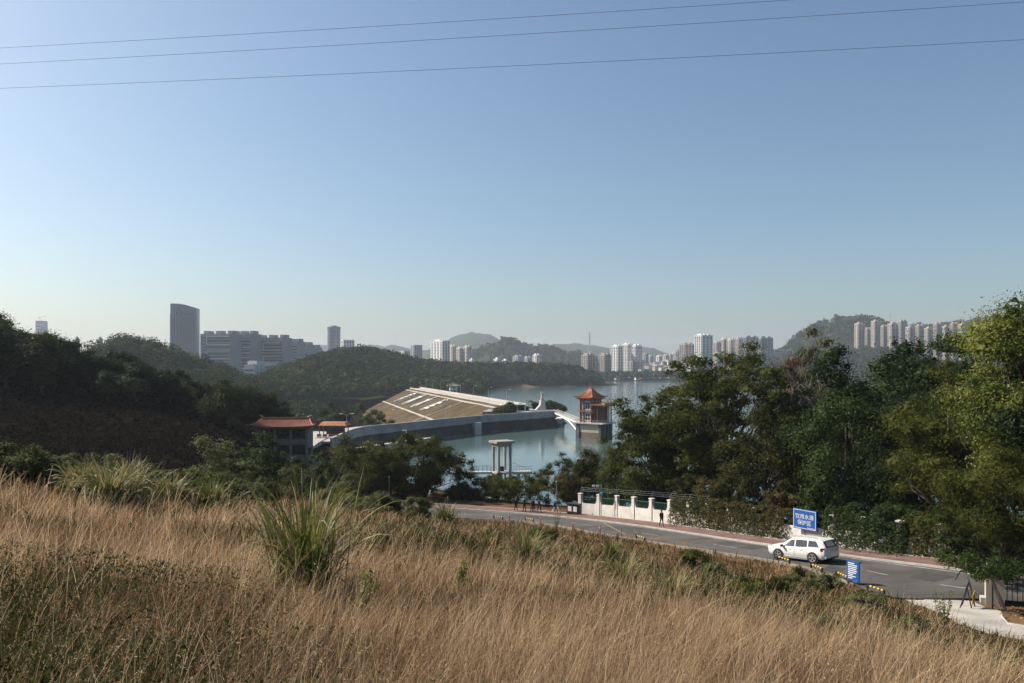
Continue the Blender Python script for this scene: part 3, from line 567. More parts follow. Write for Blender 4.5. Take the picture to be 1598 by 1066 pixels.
# ---------------------------------------------------------------- dam, lake wall, plaza
damgrass = mat('dam_dry_grass', (0.056, 0.041, 0.024), (0.115, 0.087, 0.048), rough=0.95, scale=0.09, spec=0.03, bump=0.4, bscale=1.5, detail=9)
wallg = mat('weathered_wall', (0.20, 0.205, 0.21), (0.31, 0.31, 0.31), rough=0.9, scale=0.25, detail=9, bump=0.15)
stone = mat('shade_toned_stone', (0.018, 0.018, 0.018), (0.055, 0.052, 0.047), rough=0.85, scale=0.25, bump=0.5, bscale=2)  # stone colour lowered to stand in for shade on the bank
whitep = mat('white_paint', (0.66, 0.65, 0.63), (0.76, 0.75, 0.73), rough=0.7, scale=0.6)
def dam():
    c0, c1 = np.array([-0.9, 369.0]), np.array([-94.0, 702.0]); L = np.linalg.norm(c1-c0); dv = (c1-c0)/L; rz = math.atan2(dv[1], dv[0])
    t = empty('dam', (c0[0], c0[1], 0), rz, label='grassy earth dam with white parapet running across the lake', cat='dam')
    # local x along the crest away from the eye, local +y downhill to the left (downstream)
    sl = 17.5/46
    def zs(y): return 6.9-sl*(y-3.5)
    ybot = 50
    P = []
    for x in np.linspace(-18, L+8, 60):
        P.append([(x, y, zs(y)+0.25*float(fbm(np.array([x]), np.array([y]), 30, 5)[0])) for y in np.linspace(3.5, ybot*(1.0 if x < L-30 else max(0.25, 1-(x-L+30)/50)), 14)])
    MB().grid([r[::-1] for r in P]).build('grass_slope', damgrass, t, smooth=True)
    MB().b2(-6, L+8, -7, 3.5, 5.0, 6.95).build('crest_road', conc, t)
    MB().b2(-3, L-4, 2.6, 3.0, 6.95, 7.8).build('parapet', kerbm, t)
    MB().b2(-3, L-4, -6.8, -6.4, 6.95, 8.0).build('parapet', kerbm, t)
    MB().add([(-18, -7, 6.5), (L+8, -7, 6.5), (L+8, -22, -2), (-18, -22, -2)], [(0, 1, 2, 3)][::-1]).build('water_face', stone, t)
    ang = -math.atan(sl)
    def strip(x0, y0, x1, y1, wd, m, name):
        d = Vector((x1-x0, y1-y0)).normalized(); nx, ny = -d.y*wd/2, d.x*wd/2
        MB().add([(x0+nx, y0+ny, zs(y0+ny)+0.38), (x0-nx, y0-ny, zs(y0-ny)+0.38), (x1-nx, y1-ny, zs(y1-ny)+0.38), (x1+nx, y1+ny, zs(y1+ny)+0.38)]+[(x0+nx, y0+ny, zs(y0+ny)-0.3), (x0-nx, y0-ny, zs(y0-ny)-0.3), (x1-nx, y1-ny, zs(y1-ny)-0.3), (x1+nx, y1+ny, zs(y1+ny)-0.3)],
                 [(0, 1, 2, 3), (0, 4, 5, 1), (1, 5, 6, 2), (2, 6, 7, 3), (3, 7, 4, 0)]).build(name, m, t)
    strip(-3, 6.5, L-10, 6.5, 0.5, kerbm, 'slope_kerb'); strip(-18, 28, L-40, 28, 0.7, conc, 'drain_channel')
    for x in (70, 215, 300): strip(x, 7.5, x, ybot-2, 1.0, conc, 'slope_stairs')
    # the four big white characters lying on the slope
    for k, ch in enumerate('梅林水库'):
        cu = bpy.data.curves.new('character', 'FONT'); cu.body = ch; cu.size = 11.5; cu.extrude = 0.25; cu.offset = 0.12; cu.align_x = 'CENTER'; cu.align_y = 'CENTER'
        tmp = bpy.data.objects.new('tmp', cu); COL.objects.link(tmp); dg = bpy.context.evaluated_depsgraph_get(); me = bpy.data.meshes.new_from_object(tmp.evaluated_get(dg)); bpy.data.objects.remove(tmp)
        me.materials.append(whitep); o = bpy.data.objects.new('character', me); link(o, t)
        xx = [228, 186, 146, 107][k]; yy = 17.5
        # text x (reading right) = towards the eye (-x), text up = uphill (-y)
        up = Vector((0, -1, sl)).normalized(); rt = Vector((-1, 0, 0)); nr = rt.cross(up)
        Mx = Matrix((rt, up*1.7, nr)).transposed().to_4x4(); Mx.translation = Vector((xx, yy, zs(yy)+0.45)); o.matrix_local = Mx
    # lamp posts and flag poles on the crest
    return t
dam()
def lamp_post(x, y, z, h, label, two=True, name='street_lamp', group=None):
    t = empty(name, (x, y, z), 0.4, label=label, cat='street lamp', group=group); MB().tube([(0, 0, 0), (0, 0, h)], [0.09, 0.06], 6).build('post', metal, t)
    for s in ((-1, 1) if two else (1,)):
        MB().tube([(0, 0, h-0.2), (s*0.9, 0, h+0.25), (s*1.5, 0, h+0.3)], 0.05, 5).build('arm', metal, t); MB().box((s*1.7, 0, h+0.3), (0.9, 0.3, 0.16)).build('lamp_head', whitep, t)
    return t
def onw(px, d, z): x, y = XY(px, d); return x, y, z
lamp_post(*onw(541, 238, 5.7), 4.9, 'double-armed street lamp beside the gatehouse plaza')
lamp_post(*onw(622, 266, 5.7), 4.6, 'street lamp on the lake road before the dam slope, left one')
lamp_post(*onw(696, 290, 5.7), 4.6, 'street lamp on the lake road, in the middle of the wall')
lamp_post(*onw(759, 309, 5.7), 4.4, 'street lamp on the lake road nearest the statue', two=False)
for k in range(9):
    f = k/8; x, y = -8-78*f, 371+322*f; lamp_post(x+5.5, y, 6.95, 7.0, 'slim lamp post on the crest of the dam', two=False, group='lamp posts along the dam crest')
# lake road with retaining wall
def lake_road():
    P = crom([(*p, LKZ) for p in DAMROAD], 60); tn = unit(np.gradient(P, axis=0)*[1, 1, 0]); nr = np.c_[tn[:, 1], -tn[:, 0], 0*tn[:, 0]]  # right-hand side = lake
    ribbon('lake_road', P-nr*5.0, P+nr*3.0, conc, 0.0, 0.5, kind='structure')
    t = empty('retaining_wall', (0, 0, 0), 0, label='long curved pale retaining wall along the lake road', cat='wall')
    for k in range(0, 59, 3):                    # panels of the wall, leaning back a little
        a, b = k, min(k+3, 59); A, B = P[a]+nr[a]*3.0, P[b]+nr[b]*3.0; nA, nB = nr[a], nr[b]; e = (B-A)*0.003
        A = A+e; B = B-e; mb = MB()
        v = [A+nA*0.4+[0, 0, -1.9], B+nB*0.4+[0, 0, -1.9], B+nB*0.12+[0, 0, 0.75], A+nA*0.12+[0, 0, 0.75], A-nA*0.2+[0, 0, 0.75], B-nB*0.2+[0, 0, 0.75], B-nB*0.2+[0, 0, -1.9], A-nA*0.2+[0, 0, -1.9]]
        mb.add(v, [(0, 1, 2, 3), (3, 2, 5, 4), (4, 5, 6, 7), (0, 3, 4, 7), (1, 6, 5, 2)]); mb.build('panel', wallg, t)
    ribbon('coping', P+nr*2.7, P+nr*3.25, greypale, 0.88, 0.12, parent=t)
    x, y = XY(734, 298); MB().box((x+2.6, y-4.4, 1.6), (2.6, 2.6, 5.6), rz=0.5).build('buttress', greypale, t)
    # sloping stone revetment down to the water
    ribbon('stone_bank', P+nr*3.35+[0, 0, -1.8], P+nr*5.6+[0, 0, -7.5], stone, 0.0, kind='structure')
    # low landing ledge in front, at the left
    L0, L1 = XY(550, 212), XY(668, 243); dd = unit(np.array([L1[0]-L0[0], L1[1]-L0[1], 0])); q = np.array([dd[1], -dd[0], 0]); A = np.array([*L0, 3.4]); B = np.array([*L1, 3.4])
    tl = ribbon('landing_ledge', [A, B], [A+q*2.2, B+q*2.2], greypale, 0, 3.9, label='low concrete landing ledge below the retaining wall', cat='ledge')
    lp = empty('camera_pole', (*XY(634, 233), 3.4), 0, label='short white camera pole on the landing ledge', cat='pole'); MB().tube([(0, 0, 0), (0, 0, 3.0)], 0.12, 6).build('post', whitep, lp); MB().box((-0.5, 0, 2.9), (1.3, 0.3, 0.3)).build('camera_head', whitep, lp)
    return P, nr
lake_road()
# plaza, abutment, footbridge to the intake tower
def plaza():
    x, y = XY(848, 342); t = empty('plaza_terrace', (x, y, 0), 0, label='raised terrace around the statue at the lake corner', cat='terrace')
    MB().prism([(-26, -4), (-10, -7), (4, -8), (8, 0), (10, 14), (-6, 22), (-24, 14)], 0.3, 5.9).build('terrace_block', wallg, t)
    MB().b2(-5, 0.8, -9.1, -8.02, -3, 5.6).build('pier', white, t); MB().b2(1.6, 5.0, -9.9, -8.02, -3, 5.85).build('pier', white, t)
    MB().b2(-6, 5.2, -8.0, -7.5, 5.9, 6.7).build('parapet', white, t)
    p = empty('shelter', (x-13, y+2, 5.9), 0.2, label='flat white-roofed shelter left of the statue', cat='shelter')
    MB().box((0, 0, 2.7), (11, 3.5, 0.35)).build('roof', whitep, p)
    for sx in (-1, -0.33, 0.33, 1): MB().box((sx*5, -1.3, 1.26), (0.35, 0.35, 2.5)).build('column', whitep, p)
    # statue on tapered pedestal
    s = empty('statue', (x-0.6, y-2.2, 5.9), 0.3, label='pale standing statue on a tall tapered pedestal by the lake', cat='statue')
    mb = MB(); mb.add([(sx*1.35, sy*1.35, 0) for sx, sy in ((-1, -1), (1, -1), (1, 1), (-1, 1))]+[(sx*0.85, sy*0.85, 4.9) for sx, sy in ((-1, -1), (1, -1), (1, 1), (-1, 1))], [(0, 1, 5, 4), (1, 2, 6, 5), (2, 3, 7, 6), (3, 0, 4, 7), (4, 5, 6, 7)]); mb.build('pedestal', greypale, s)
    MB().box((0, 0, 0.25), (4.6, 4.6, 0.5)).build('plinth', greypale, s)
    MB().add([(-1.2, -1, 0.5), (-3.2, -1, 0.5), (-1.2, -1, 2.6), (-1.2, 1, 0.5), (-3.2, 1, 0.5), (-1.2, 1, 2.6)], [(0, 1, 2), (3, 5, 4), (1, 4, 5, 2), (0, 3, 4, 1)]).build('ramp_wing', greypale, s)
    fg = MB(); fg.lathe([(0.75, 4.9), (0.62, 5.6), (0.5, 6.4), (0.62, 7.1), (0.5, 7.5), (0.17, 7.62), (0.16, 7.72), (0.28, 7.85), (0.30, 8.05), (0.18, 8.3), (0.02, 8.36)], 12)
    fg.tube([(0.45, 0, 7.35), (0.85, -0.2, 6.8), (0.45, -0.55, 6.6)], [0.2, 0.16, 0.1], 6); fg.tube([(-0.45, 0, 7.35), (-0.8, -0.15, 7.7), (-0.65, -0.3, 8.3)], [0.2, 0.16, 0.1], 6); fg.build('figure', greypale, s, smooth=True)
plaza()
pag = dict(red=mat('red_column', (0.21, 0.035, 0.025), (0.28, 0.055, 0.04), rough=0.6, scale=1), tile=mat('orange_tile', (0.32, 0.115, 0.05), (0.43, 0.165, 0.075), rough=0.55, scale=0.8), wood=mat('brown_beam', (0.22, 0.085, 0.045), (0.3, 0.12, 0.06), rough=0.6, scale=1),
           tan=mat('tan_stone', (0.36, 0.31, 0.24), (0.46, 0.41, 0.33), rough=0.85, scale=0.3), brown=mat('waterline_stain', (0.13, 0.095, 0.07), (0.18, 0.135, 0.10), rough=0.85, scale=0.4), dark=mat('dark_concrete', (0.07, 0.07, 0.072), (0.11, 0.11, 0.11), rough=0.85, scale=0.3))
def hip_roof(x0, x1, y0, y1, z, h, over, lift, flat=0.0, n=9, m=None, parent=None, name='roof', tiles=True):
    """hip roof with curved, upswept corners; flat = half length of the ridge"""
    cx, cy = (x0+x1)/2, (y0+y1)/2; X, Y = (x1-x0)/2+over, (y1-y0)/2+over; mb = MB(); rows = []
    for face in range(4):
        P = []
        for i in range(n+1):
            s = i/n; row = []
            for j in range(n+1):
                q = j/n*2-1
                if face in (0, 2):
                    ex, ey = q*X, -Y; tx, ty = q*flat, 0.0
                else:
                    ex, ey = X, q*Y; tx, ty = flat, 0.0
                if face in (2, 3): ex, ey, tx = -ex, -ey, -tx
                px, py = ex*(1-s)+tx*s, ey*(1-s)+ty*s
                row.append((cx+px, cy+py, z+h*s**1.55+lift*(abs(q)**3.5)*(1-s)**3))
            P.append(row)
        mb.grid(P); rows.append(P)
    o = mb.build(name, m, parent, smooth=True)
    for P in rows: MB().tube([Vector(P[i][0])+Vector((0, 0, 0.08)) for i in range(n+1)], [0.16]*(n+1), 5).build('hip_ridge', pag['wood'], o)
    if tiles:
        tl = MB()
        for P in rows:
            for j in range(1, 2*n):
                jj = j/2; a = int(jj); f = jj-a; lim = n
                pts = [Vector(P[i][a]).lerp(Vector(P[i][min(a+1, n)]), f)+Vector((0, 0, 0.05)) for i in range(0, lim)]
                tl.tube(pts, 0.07, 4, cap=False)
        tl.build('tile_rolls', m, o, kind='stuff')
    # underside
    MB().b2(cx-X*0.93, cx+X*0.93, cy-Y*0.93, cy+Y*0.93, z-0.35, z-0.02).build('eave_board', pag['wood'], o)
    for sx in (-1, 1):
        for sy in (-1, 1): MB().tube([(cx+sx*X*0.97, cy+sy*Y*0.97, z+lift-0.05), (cx+sx*(X+0.35), cy+sy*(Y+0.35), z+lift+0.22), (cx+sx*(X+0.5), cy+sy*(Y+0.5), z+lift+0.55)], [0.14, 0.11, 0.04], 5).build('corner_horn', pag['wood'], o)
    return o
def window(parent, c, wv, h, nrm, frame, pane, t=0.08, cols=2, rows=2):
    """framed window in a wall; nrm 'x' or 'y' axis of the wall normal, c on the outer face"""
    o = MB(); s = 1 if nrm[0] == '+' else -1
    def bx(mb, a0, a1, z0, z1, p0, p1):
        if nrm[1] == 'y': mb.b2(c[0]+a0, c[0]+a1, c[1]+s*p0, c[1]+s*p1, c[2]+z0, c[2]+z1)
        else: mb.b2(c[0]+s*p0, c[0]+s*p1, c[1]+a0, c[1]+a1, c[2]+z0, c[2]+z1)
    for a0, a1, z0, z1 in ((-wv/2, wv/2, h/2-t, h/2), (-wv/2, wv/2, -h/2, -h/2+t), (-wv/2, -wv/2+t, -h/2+t, h/2-t), (wv/2-t, wv/2, -h/2+t, h/2-t)): bx(o, a0, a1, z0, z1, 0.0, 0.12)
    for k in range(1, cols): a = -wv/2+wv*k/cols; bx(o, a-t/3, a+t/3, -h/2+t, h/2-t, 0.01, 0.09)
    for k in range(1, rows): z = -h/2+h*k/rows; bx(o, -wv/2+t, wv/2-t, z-t/3, z+t/3, 0.012, 0.085)
    w_ = o.build('window', frame, parent); p = MB(); bx(p, -wv/2+t, wv/2-t, -h/2+t, h/2-t, 0.0, 0.03); p.build('pane', pane, w_); return w_
def pagoda():
    d = 272; x, y = XY(938, d); t = empty('intake_tower', (x, y, 0), R(-40), label='red and orange pagoda-roofed intake tower standing in the lake', cat='tower')
    # base
    MB().b2(-9.0, -0.9, 0.02, 5.8, 2.2, 5.2).build('base_wall', pag['tan'], t); MB().b2(-9.0, -0.9, 0.01, 5.81, -4, 2.2).build('base_foot', pag['brown'], t)
    for a, b in ((-10.4, -9.0), (-0.9, 0.0)): MB().b2(a, b, -0.3, 6.2, -4, 5.2).build('corner_pier', pag['dark'], t)
    for yy in (1.2, 3.4, 5.4): MB().b2(0.0, 0.9, yy-0.35, yy+0.35, -4, 5.2).build('side_pier', pag['dark'], t)
    MB().b2(-10.9, 1.3, -0.9, 7.2, 5.2, 5.6).build('platform', greypale, t)
    rl = [(-10.7, -0.7), (1.1, -0.7), (1.1, 7.0), (-10.7, 7.0), (-10.7, -0.7)]
    for (a, b), (c, e) in zip(rl[:-1], rl[1:]):
        q = MB(); L = math.hypot(c-a, e-b); n = int(L/1.2)
        for k in range(n+1): f = k/n; q.tube([(a+(c-a)*f, b+(e-b)*f, 5.6), (a+(c-a)*f, b+(e-b)*f, 6.5)], 0.05, 4)
        for z in (6.05, 6.5): q.tube([(a, b, z), (c, e, z)], 0.045, 4)
        q.build('railing', metal, t)
    # two-storey body
    bx0, bx1, by0, by1, z0 = -9.1, -4.1, 0.3, 6.4, 5.6
    MB().b2(bx0+0.25, bx1-0.25, by0+0.25, by1-0.25, z0, z0+8.3).build('wall', bc['cream'], t)
    for cx_ in (bx0+0.2, bx0+1.7, bx1-0.2):
        MB().tube([(cx_, by0+0.12, z0), (cx_, by0+0.12, z0+8.3)], 0.22, 8).build('column', pag['red'], t)
    for cy_ in (by0+2.2, by0+4.2, by1-0.2): MB().tube([(bx1-0.1, cy_, z0), (bx1-0.1, cy_, z0+8.3)], 0.22, 8).build('column', pag['red'], t)
    MB().b2(bx0-0.5, bx1+0.5, by0-0.45, by1+0.5, z0+3.7, z0+4.1).build('storey_beam', pag['wood'], t)
    MB().b2(bx0-0.1, bx1+0.1, by0-0.1, by1+0.1, z0+7.6, z0+8.35).build('eave_beam', pag['wood'], t)
    for zz in (z0+1.9, z0+5.8):
        window(t, (bx1-1.75, by0+0.24, zz), 2.2, 2.7, '-y', whitep, glass, 0.16); window(t, (bx0+0.95, by0+0.24, zz), 0.95, 2.7, '-y', pag['red'], whitep, 0.2, 1, 3)
        for yy in (1.2, 3.3): window(t, (bx1-0.24, by0+yy, zz), 1.4, 2.4, '+x', pag['wood'], glass, 0.14)
    o = hip_roof(bx0, bx1, by0, by1, z0+8.4, 3.5, 1.3, 0.5, 0.35, m=pag['tile'], parent=t); MB().lathe([(0.34, z0+11.7), (0.36, z0+12.1), (0.12, z0+12.4), (0.18, z0+12.7), (0.03, z0+13.7)], 8, c=((bx0+bx1)/2, (by0+by1)/2, 0)).build('finial', pag['wood'], o)
    # lower annex with tall columns
    for cx_, cy_ in ((-3.4, 1.0), (-2.2, 1.0), (-0.6, 2.0), (-0.4, 4.0), (-0.3, 5.3), (-0.2, 6.6)): MB().tube([(cx_, cy_, 5.6), (cx_, cy_, 11.3)], 0.2, 8).build('column', pag['wood'] if cy_ < 1.5 else pag['red'], t)
    MB().b2(-4.0, -1.3, 2.2, 6.2, 5.6, 11.2).build('annex_wall', pag['dark'], t); MB().b2(-4.3, 1.2, 0.1, 7.3, 11.3, 11.75).build('annex_beam', pag['wood'], t)
    a = MB(); a.add([(-4.05, -0.3, 11.75), (1.7, -0.3, 11.75), (1.7, 7.8, 11.75), (-4.05, 7.8, 11.75), (-4.05, 0.6, 12.5), (0.7, 0.8, 12.5), (0.7, 6.8, 12.5), (-4.05, 7.0, 12.5)], [(0, 1, 5, 4), (1, 2, 6, 5), (2, 3, 7, 6), (4, 5, 6, 7), (3, 0, 4, 7)]); a.build('annex_roof', pag['wood'], t)
    Mw = Matrix.Translation((x, y, 0)) @ Matrix.Rotation(R(-40), 4, 'Z'); return Mw @ Vector((-10.6, 3.0, 0))
pc = pagoda()
def arch_bridge():
    x, y = XY(848, 342); A = Vector((x+4.6, y-7.4, 5.9)); B = Vector((pc.x, pc.y, 5.3)); L = (B-A).length; dv = (B-A); rz = math.atan2(dv.y, dv.x); dz = dv.z
    t = empty('arch_footbridge', A, rz, label='white arched footbridge from the terrace to the intake tower', cat='bridge'); n = 16; Lh = math.hypot(dv.x, dv.y)
    MB().grid([[(Lh*k/n, -1.0, dz*k/n), (Lh*k/n, 1.0, dz*k/n)] for k in range(n+1)]).build('deck', greypale, t); MB().grid([[(Lh*k/n, -1.0, dz*k/n), (Lh*k/n, -1.0, dz*k/n-0.45), (Lh*k/n, 1.0, dz*k/n-0.45), (Lh*k/n, 1.0, dz*k/n-0.01)] for k in range(n+1)]).build('deck_beam', white, t)
    for s in (-0.85, 0.85):
        MB().tube([(Lh*k/n, s, dz*k/n-3.6+3.0*math.sin(math.pi*k/n)) for k in range(n+1)], 0.3, 6).build('arch_rib', white, t)
        for k in range(1, n, 2): MB().tube([(Lh*k/n, s, dz*k/n-3.6+3.0*math.sin(math.pi*k/n)), (Lh*k/n, s, dz*k/n-0.4)], 0.12, 5).build('strut', white, t)
        q = MB()
        for k in range(0, n+1): q.tube([(Lh*k/n, s, dz*k/n), (Lh*k/n, s, dz*k/n+1.0)], 0.06, 4)
        q.tube([(0, s, 1.0), (Lh, s, dz+1.0)], 0.07, 4); q.build('railing', white, t)
arch_bridge()
# gate hoist frame and service bridge in the near bay
def hoist():
    d = 165; x, y = XY(783, d); zd = 3.3; hm_ = mat('hoist_concrete', (0.22, 0.20, 0.165), (0.32, 0.29, 0.245), rough=0.9, scale=0.6, detail=8)
    t = empty('gate_hoist', (x, y, 0), R(28), label='tall concrete hoist frame with flat slab roof in the near bay', cat='hoist frame')
    for sx in (-1.35, 1.35):
        for sy in (-1.2, 1.2): MB().b2(sx-0.22, sx+0.22, sy-0.22, sy+0.22, -2, 9.2).build('column', hm_, t)
    MB().b2(-2.1, 2.1, -1.9, 1.9, 9.2, 9.65).build('roof_slab', hm_, t); MB().b2(-1.6, 1.6, -1.45, 1.45, 8.5, 9.19).build('ring_beam', hm_, t)
    MB().b2(-1.9, 1.9, -1.7, 1.7, zd-0.4, zd).build('platform', greypale, t); MB().box((0, 0, zd+0.5), (0.8, 0.6, 1.0)).build('winch', dmetal, t)
    b = empty('service_bridge', (x, y, zd), R(4), label='narrow railed service bridge to the hoist frame', cat='bridge')
    MB().b2(-17, -2.2, -0.9, 0.9, -0.45, 0.0).build('deck', greypale, b); MB().b2(2.2, 6.2, -1.2, 1.4, -0.5, 0.0).build('deck', greypale, b)
    for xx in (-9, 3.5): MB().b2(xx-0.3, xx+0.3, -0.6, 0.6, -6, -0.5).build('pier', greypale, b)
    for s in (-0.85, 0.85):
        q = MB()
        for k in range(18): xx = -17+k*0.87; q.tube([(xx, s, 0), (xx, s, 1.1)], 0.035, 4)
        for z in (0.55, 1.1): q.tube([(-17, s, z), (-2.2, s, z)], 0.035, 4)
        q.build('railing', metal, b)
    q = MB()
    for k in range(7): q.tube([(2.3+k*0.62, -1.1, 0), (2.3+k*0.62, -1.1, 1.1)], 0.04, 4)
    for z in (0.5, 1.1): q.tube([(2.3, -1.1, z), (6.1, -1.1, z)], 0.04, 4)
    q.build('railing', whitep, b); MB().tube([(2.3, 1.3, 1.6), (6.2, -1.1, 0.3)], 0.07, 5).build('stair_rail', whitep, b)
hoist()
# gatehouse with red tiled roof
def gatehouse():
    d = 160; x, y = XY(441, d); gz0 = 4.0; t = empty('gatehouse', (x, y, gz0), R(4), label='two-storey gatehouse with red tiled, upturned roof at the dam road', cat='gatehouse')
    wv, dp, H = 10.0, 7.0, 9.0; col_m = mat('sallow_render', (0.15, 0.145, 0.115), (0.21, 0.20, 0.165), rough=0.85, scale=0.5)
    MB().b2(-wv/2+0.2, wv/2-0.2, 0.6, dp, 0, H).build('wall', col_m, t)
    for k in range(4): cx_ = -wv/2+0.25+(wv-0.5)*k/3; MB().b2(cx_-0.24, cx_+0.24, -0.05, 0.55, 0, H).build('column', col_m, t)
    for z in (2.0, 5.35): MB().b2(-wv/2, wv/2+1.4*(z < 3), -0.6*(z < 3), 0.59, z, z+(1.1 if z < 3 else 1.0)).build('balcony_front', col_m, t)
    MB().b2(-wv/2, wv/2, 0.02, 0.58, H-0.5, H-0.01).build('lintel', col_m, t)
    for z in (4.2, 7.4):
        for k in range(3): c = -wv/2+0.25+(wv-0.5)*(k+0.5)/3; window(t, (c, 0.6, z), 2.5, 1.9, '-y', dmetal, glass, 0.1, 3, 1)
    MB().b2(wv/2+0.1, wv/2+1.9, 1.0, 3.4, 1.2, 1.5).build('stair_landing', col_m, t); MB().b2(wv/2+0.1, wv/2+0.35, 1.0, 3.4, 1.5, 4.5).build('side_door', black, t)
    rt = mat('red_tile', (0.16, 0.055, 0.036), (0.24, 0.09, 0.055), rough=0.55, scale=1.0)
    o = hip_roof(-wv/2, wv/2, -0.2, dp, H, 1.35, 1.35, 0.3, 4.7, n=12, m=rt, parent=t)
    MB().b2(-4.9, 4.9, dp/2-0.45, dp/2-0.05, H+1.25, H+1.6).build('ridge_beam', pag['wood'], o)
    for s in (-1, 1): MB().tube([(s*4.3, dp/2-0.25, H+1.5), (s*4.8, dp/2-0.25, H+1.8), (s*5.2, dp/2-0.25, H+1.95), (s*5.2, dp/2-0.25, H+2.2)], [0.2, 0.2, 0.14, 0.05], 6).build('ridge_ornament', pag['tile'], o)
gatehouse()
def small_pavilion():
    d = 222; x, y = XY(521, d); t = empty('checkpoint_canopy', (x, y, 6.05), R(-8), label='low orange flat-roofed checkpoint canopy behind the gatehouse', cat='canopy')
    a = MB(); a.add([(-4.2, -2, 2.6), (4.2, -2, 2.6), (4.2, 2.4, 2.6), (-4.2, 2.4, 2.6), (-3.4, -1, 3.5), (3.6, -1, 3.5), (3.6, 1.8, 3.5), (-3.4, 1.8, 3.5)], [(0, 1, 5, 4), (1, 2, 6, 5), (2, 3, 7, 6), (3, 0, 4, 7), (4, 5, 6, 7), (3, 2, 1, 0)]); a.build('roof', pag['tile'], t)
    for sx in (-1, 1):
        for sy in (-1.4, 1.6): MB().tube([(sx*3.6, sy, 0), (sx*3.6, sy, 2.6)], 0.16, 6).build('column', pag['red'], t)
    MB().b2(-2.5, 2.5, 0.8, 1.4, 0, 1.9).build('booth', dmetal, t)
    g0 = MB(); g0.box((0, 0, 0.5), (1.2, 0.5, 1.0)); redw = pag['red']
    for k in range(4):
        px, dd = 498+9*k, 212; bx_, by_ = XY(px, dd); b = empty('water_barrier', (bx_, by_, 6.02), 0.1*k, label='red and white road barrier on the gatehouse plaza', cat='barrier', group='barriers on the gatehouse plaza')
        MB().b2(-0.65, 0.65, -0.3, 0.3, 0, 0.45).build('white_base', whitep, b); MB().b2(-0.55, 0.55, -0.2, 0.2, 0.45, 1.0).build('red_top', redw, b)
    MB().prism([(-60, 172), (-46, 178), (-48.5, 200), (-50.5, 232), (-66, 236)], 2.5, 5.98).build('gate_plaza', conc, kind='structure')
small_pavilion()
MB().b2(-3, 3, -2, 2, 0, 3.2)
def crest_house():
    x, y = XY(696, 640); t = empty('valve_house', (x+6, y, 0), 0.2, label='small green-roofed valve house on piles at the dam', cat='valve house'); gr = mat('green_tile', (0.10, 0.17, 0.12), (0.16, 0.24, 0.17), rough=0.6, scale=1)
    MB().b2(-3, 3, -3, 3, 6, 9.5).build('wall', bc['white'], t); hip_roof(-3, 3, -3, 3, 9.5, 2.4, 2.0, 0.5, 0.3, n=6, m=gr, parent=t, tiles=False)
    for sx in (-1, 1):
        for sy in (-1, 1): MB().b2(sx*2.5-0.3, sx*2.5+0.3, sy*2.5-0.3, sy*2.5+0.3, -3, 6).build('pile', greypale, t)
    window(t, (0, -3, 7.8), 3, 1.6, '-y', whitep, glass, 0.2)
crest_house()
# ---------------------------------------------------------------- trees
LM = {'olive': mat('leaf_olive', (0.018, 0.030, 0.006), (0.10, 0.105, 0.022), rough=0.6, tone=True, trans=0.4, spec=0.08, stops=[(0.5, (0.052, 0.066, 0.012))]),
      'dark': mat('leaf_dark', (0.010, 0.022, 0.008), (0.055, 0.082, 0.022), rough=0.55, tone=True, trans=0.35, spec=0.1, stops=[(0.5, (0.030, 0.050, 0.012))]),
      'bright': mat('leaf_bright', (0.03, 0.052, 0.009), (0.20, 0.21, 0.04), rough=0.5, tone=True, trans=0.4, spec=0.15, stops=[(0.5, (0.09, 0.115, 0.02))]),
      'vine': mat('leaf_vine', (0.028, 0.034, 0.010), (0.17, 0.125, 0.06), rough=0.7, tone=True, trans=0.4, spec=0.08, stops=[(0.45, (0.05, 0.058, 0.016)), (0.75, (0.095, 0.08, 0.03))]),
      'grey': mat('leaf_greygreen', (0.04, 0.052, 0.022), (0.17, 0.175, 0.075), rough=0.7, tone=True, trans=0.4, spec=0.08, stops=[(0.5, (0.085, 0.10, 0.036))]),
      'rust': mat('leaf_rust', (0.06, 0.04, 0.028), (0.17, 0.095, 0.06), rough=0.8, tone=True, trans=0.35, spec=0.1, stops=[(0.5, (0.10, 0.06, 0.04))]),
      'reed': mat('reed_blade', (0.045, 0.065, 0.012), (0.30, 0.25, 0.12), rough=0.55, tone=True, trans=0.3, spec=0.3, stops=[(0.45, (0.10, 0.125, 0.025)), (0.75, (0.17, 0.16, 0.055))])}
palebark = mat('pale_bark', (0.15, 0.13, 0.11), (0.26, 0.23, 0.20), rough=0.95, scale=2, bump=0.4)
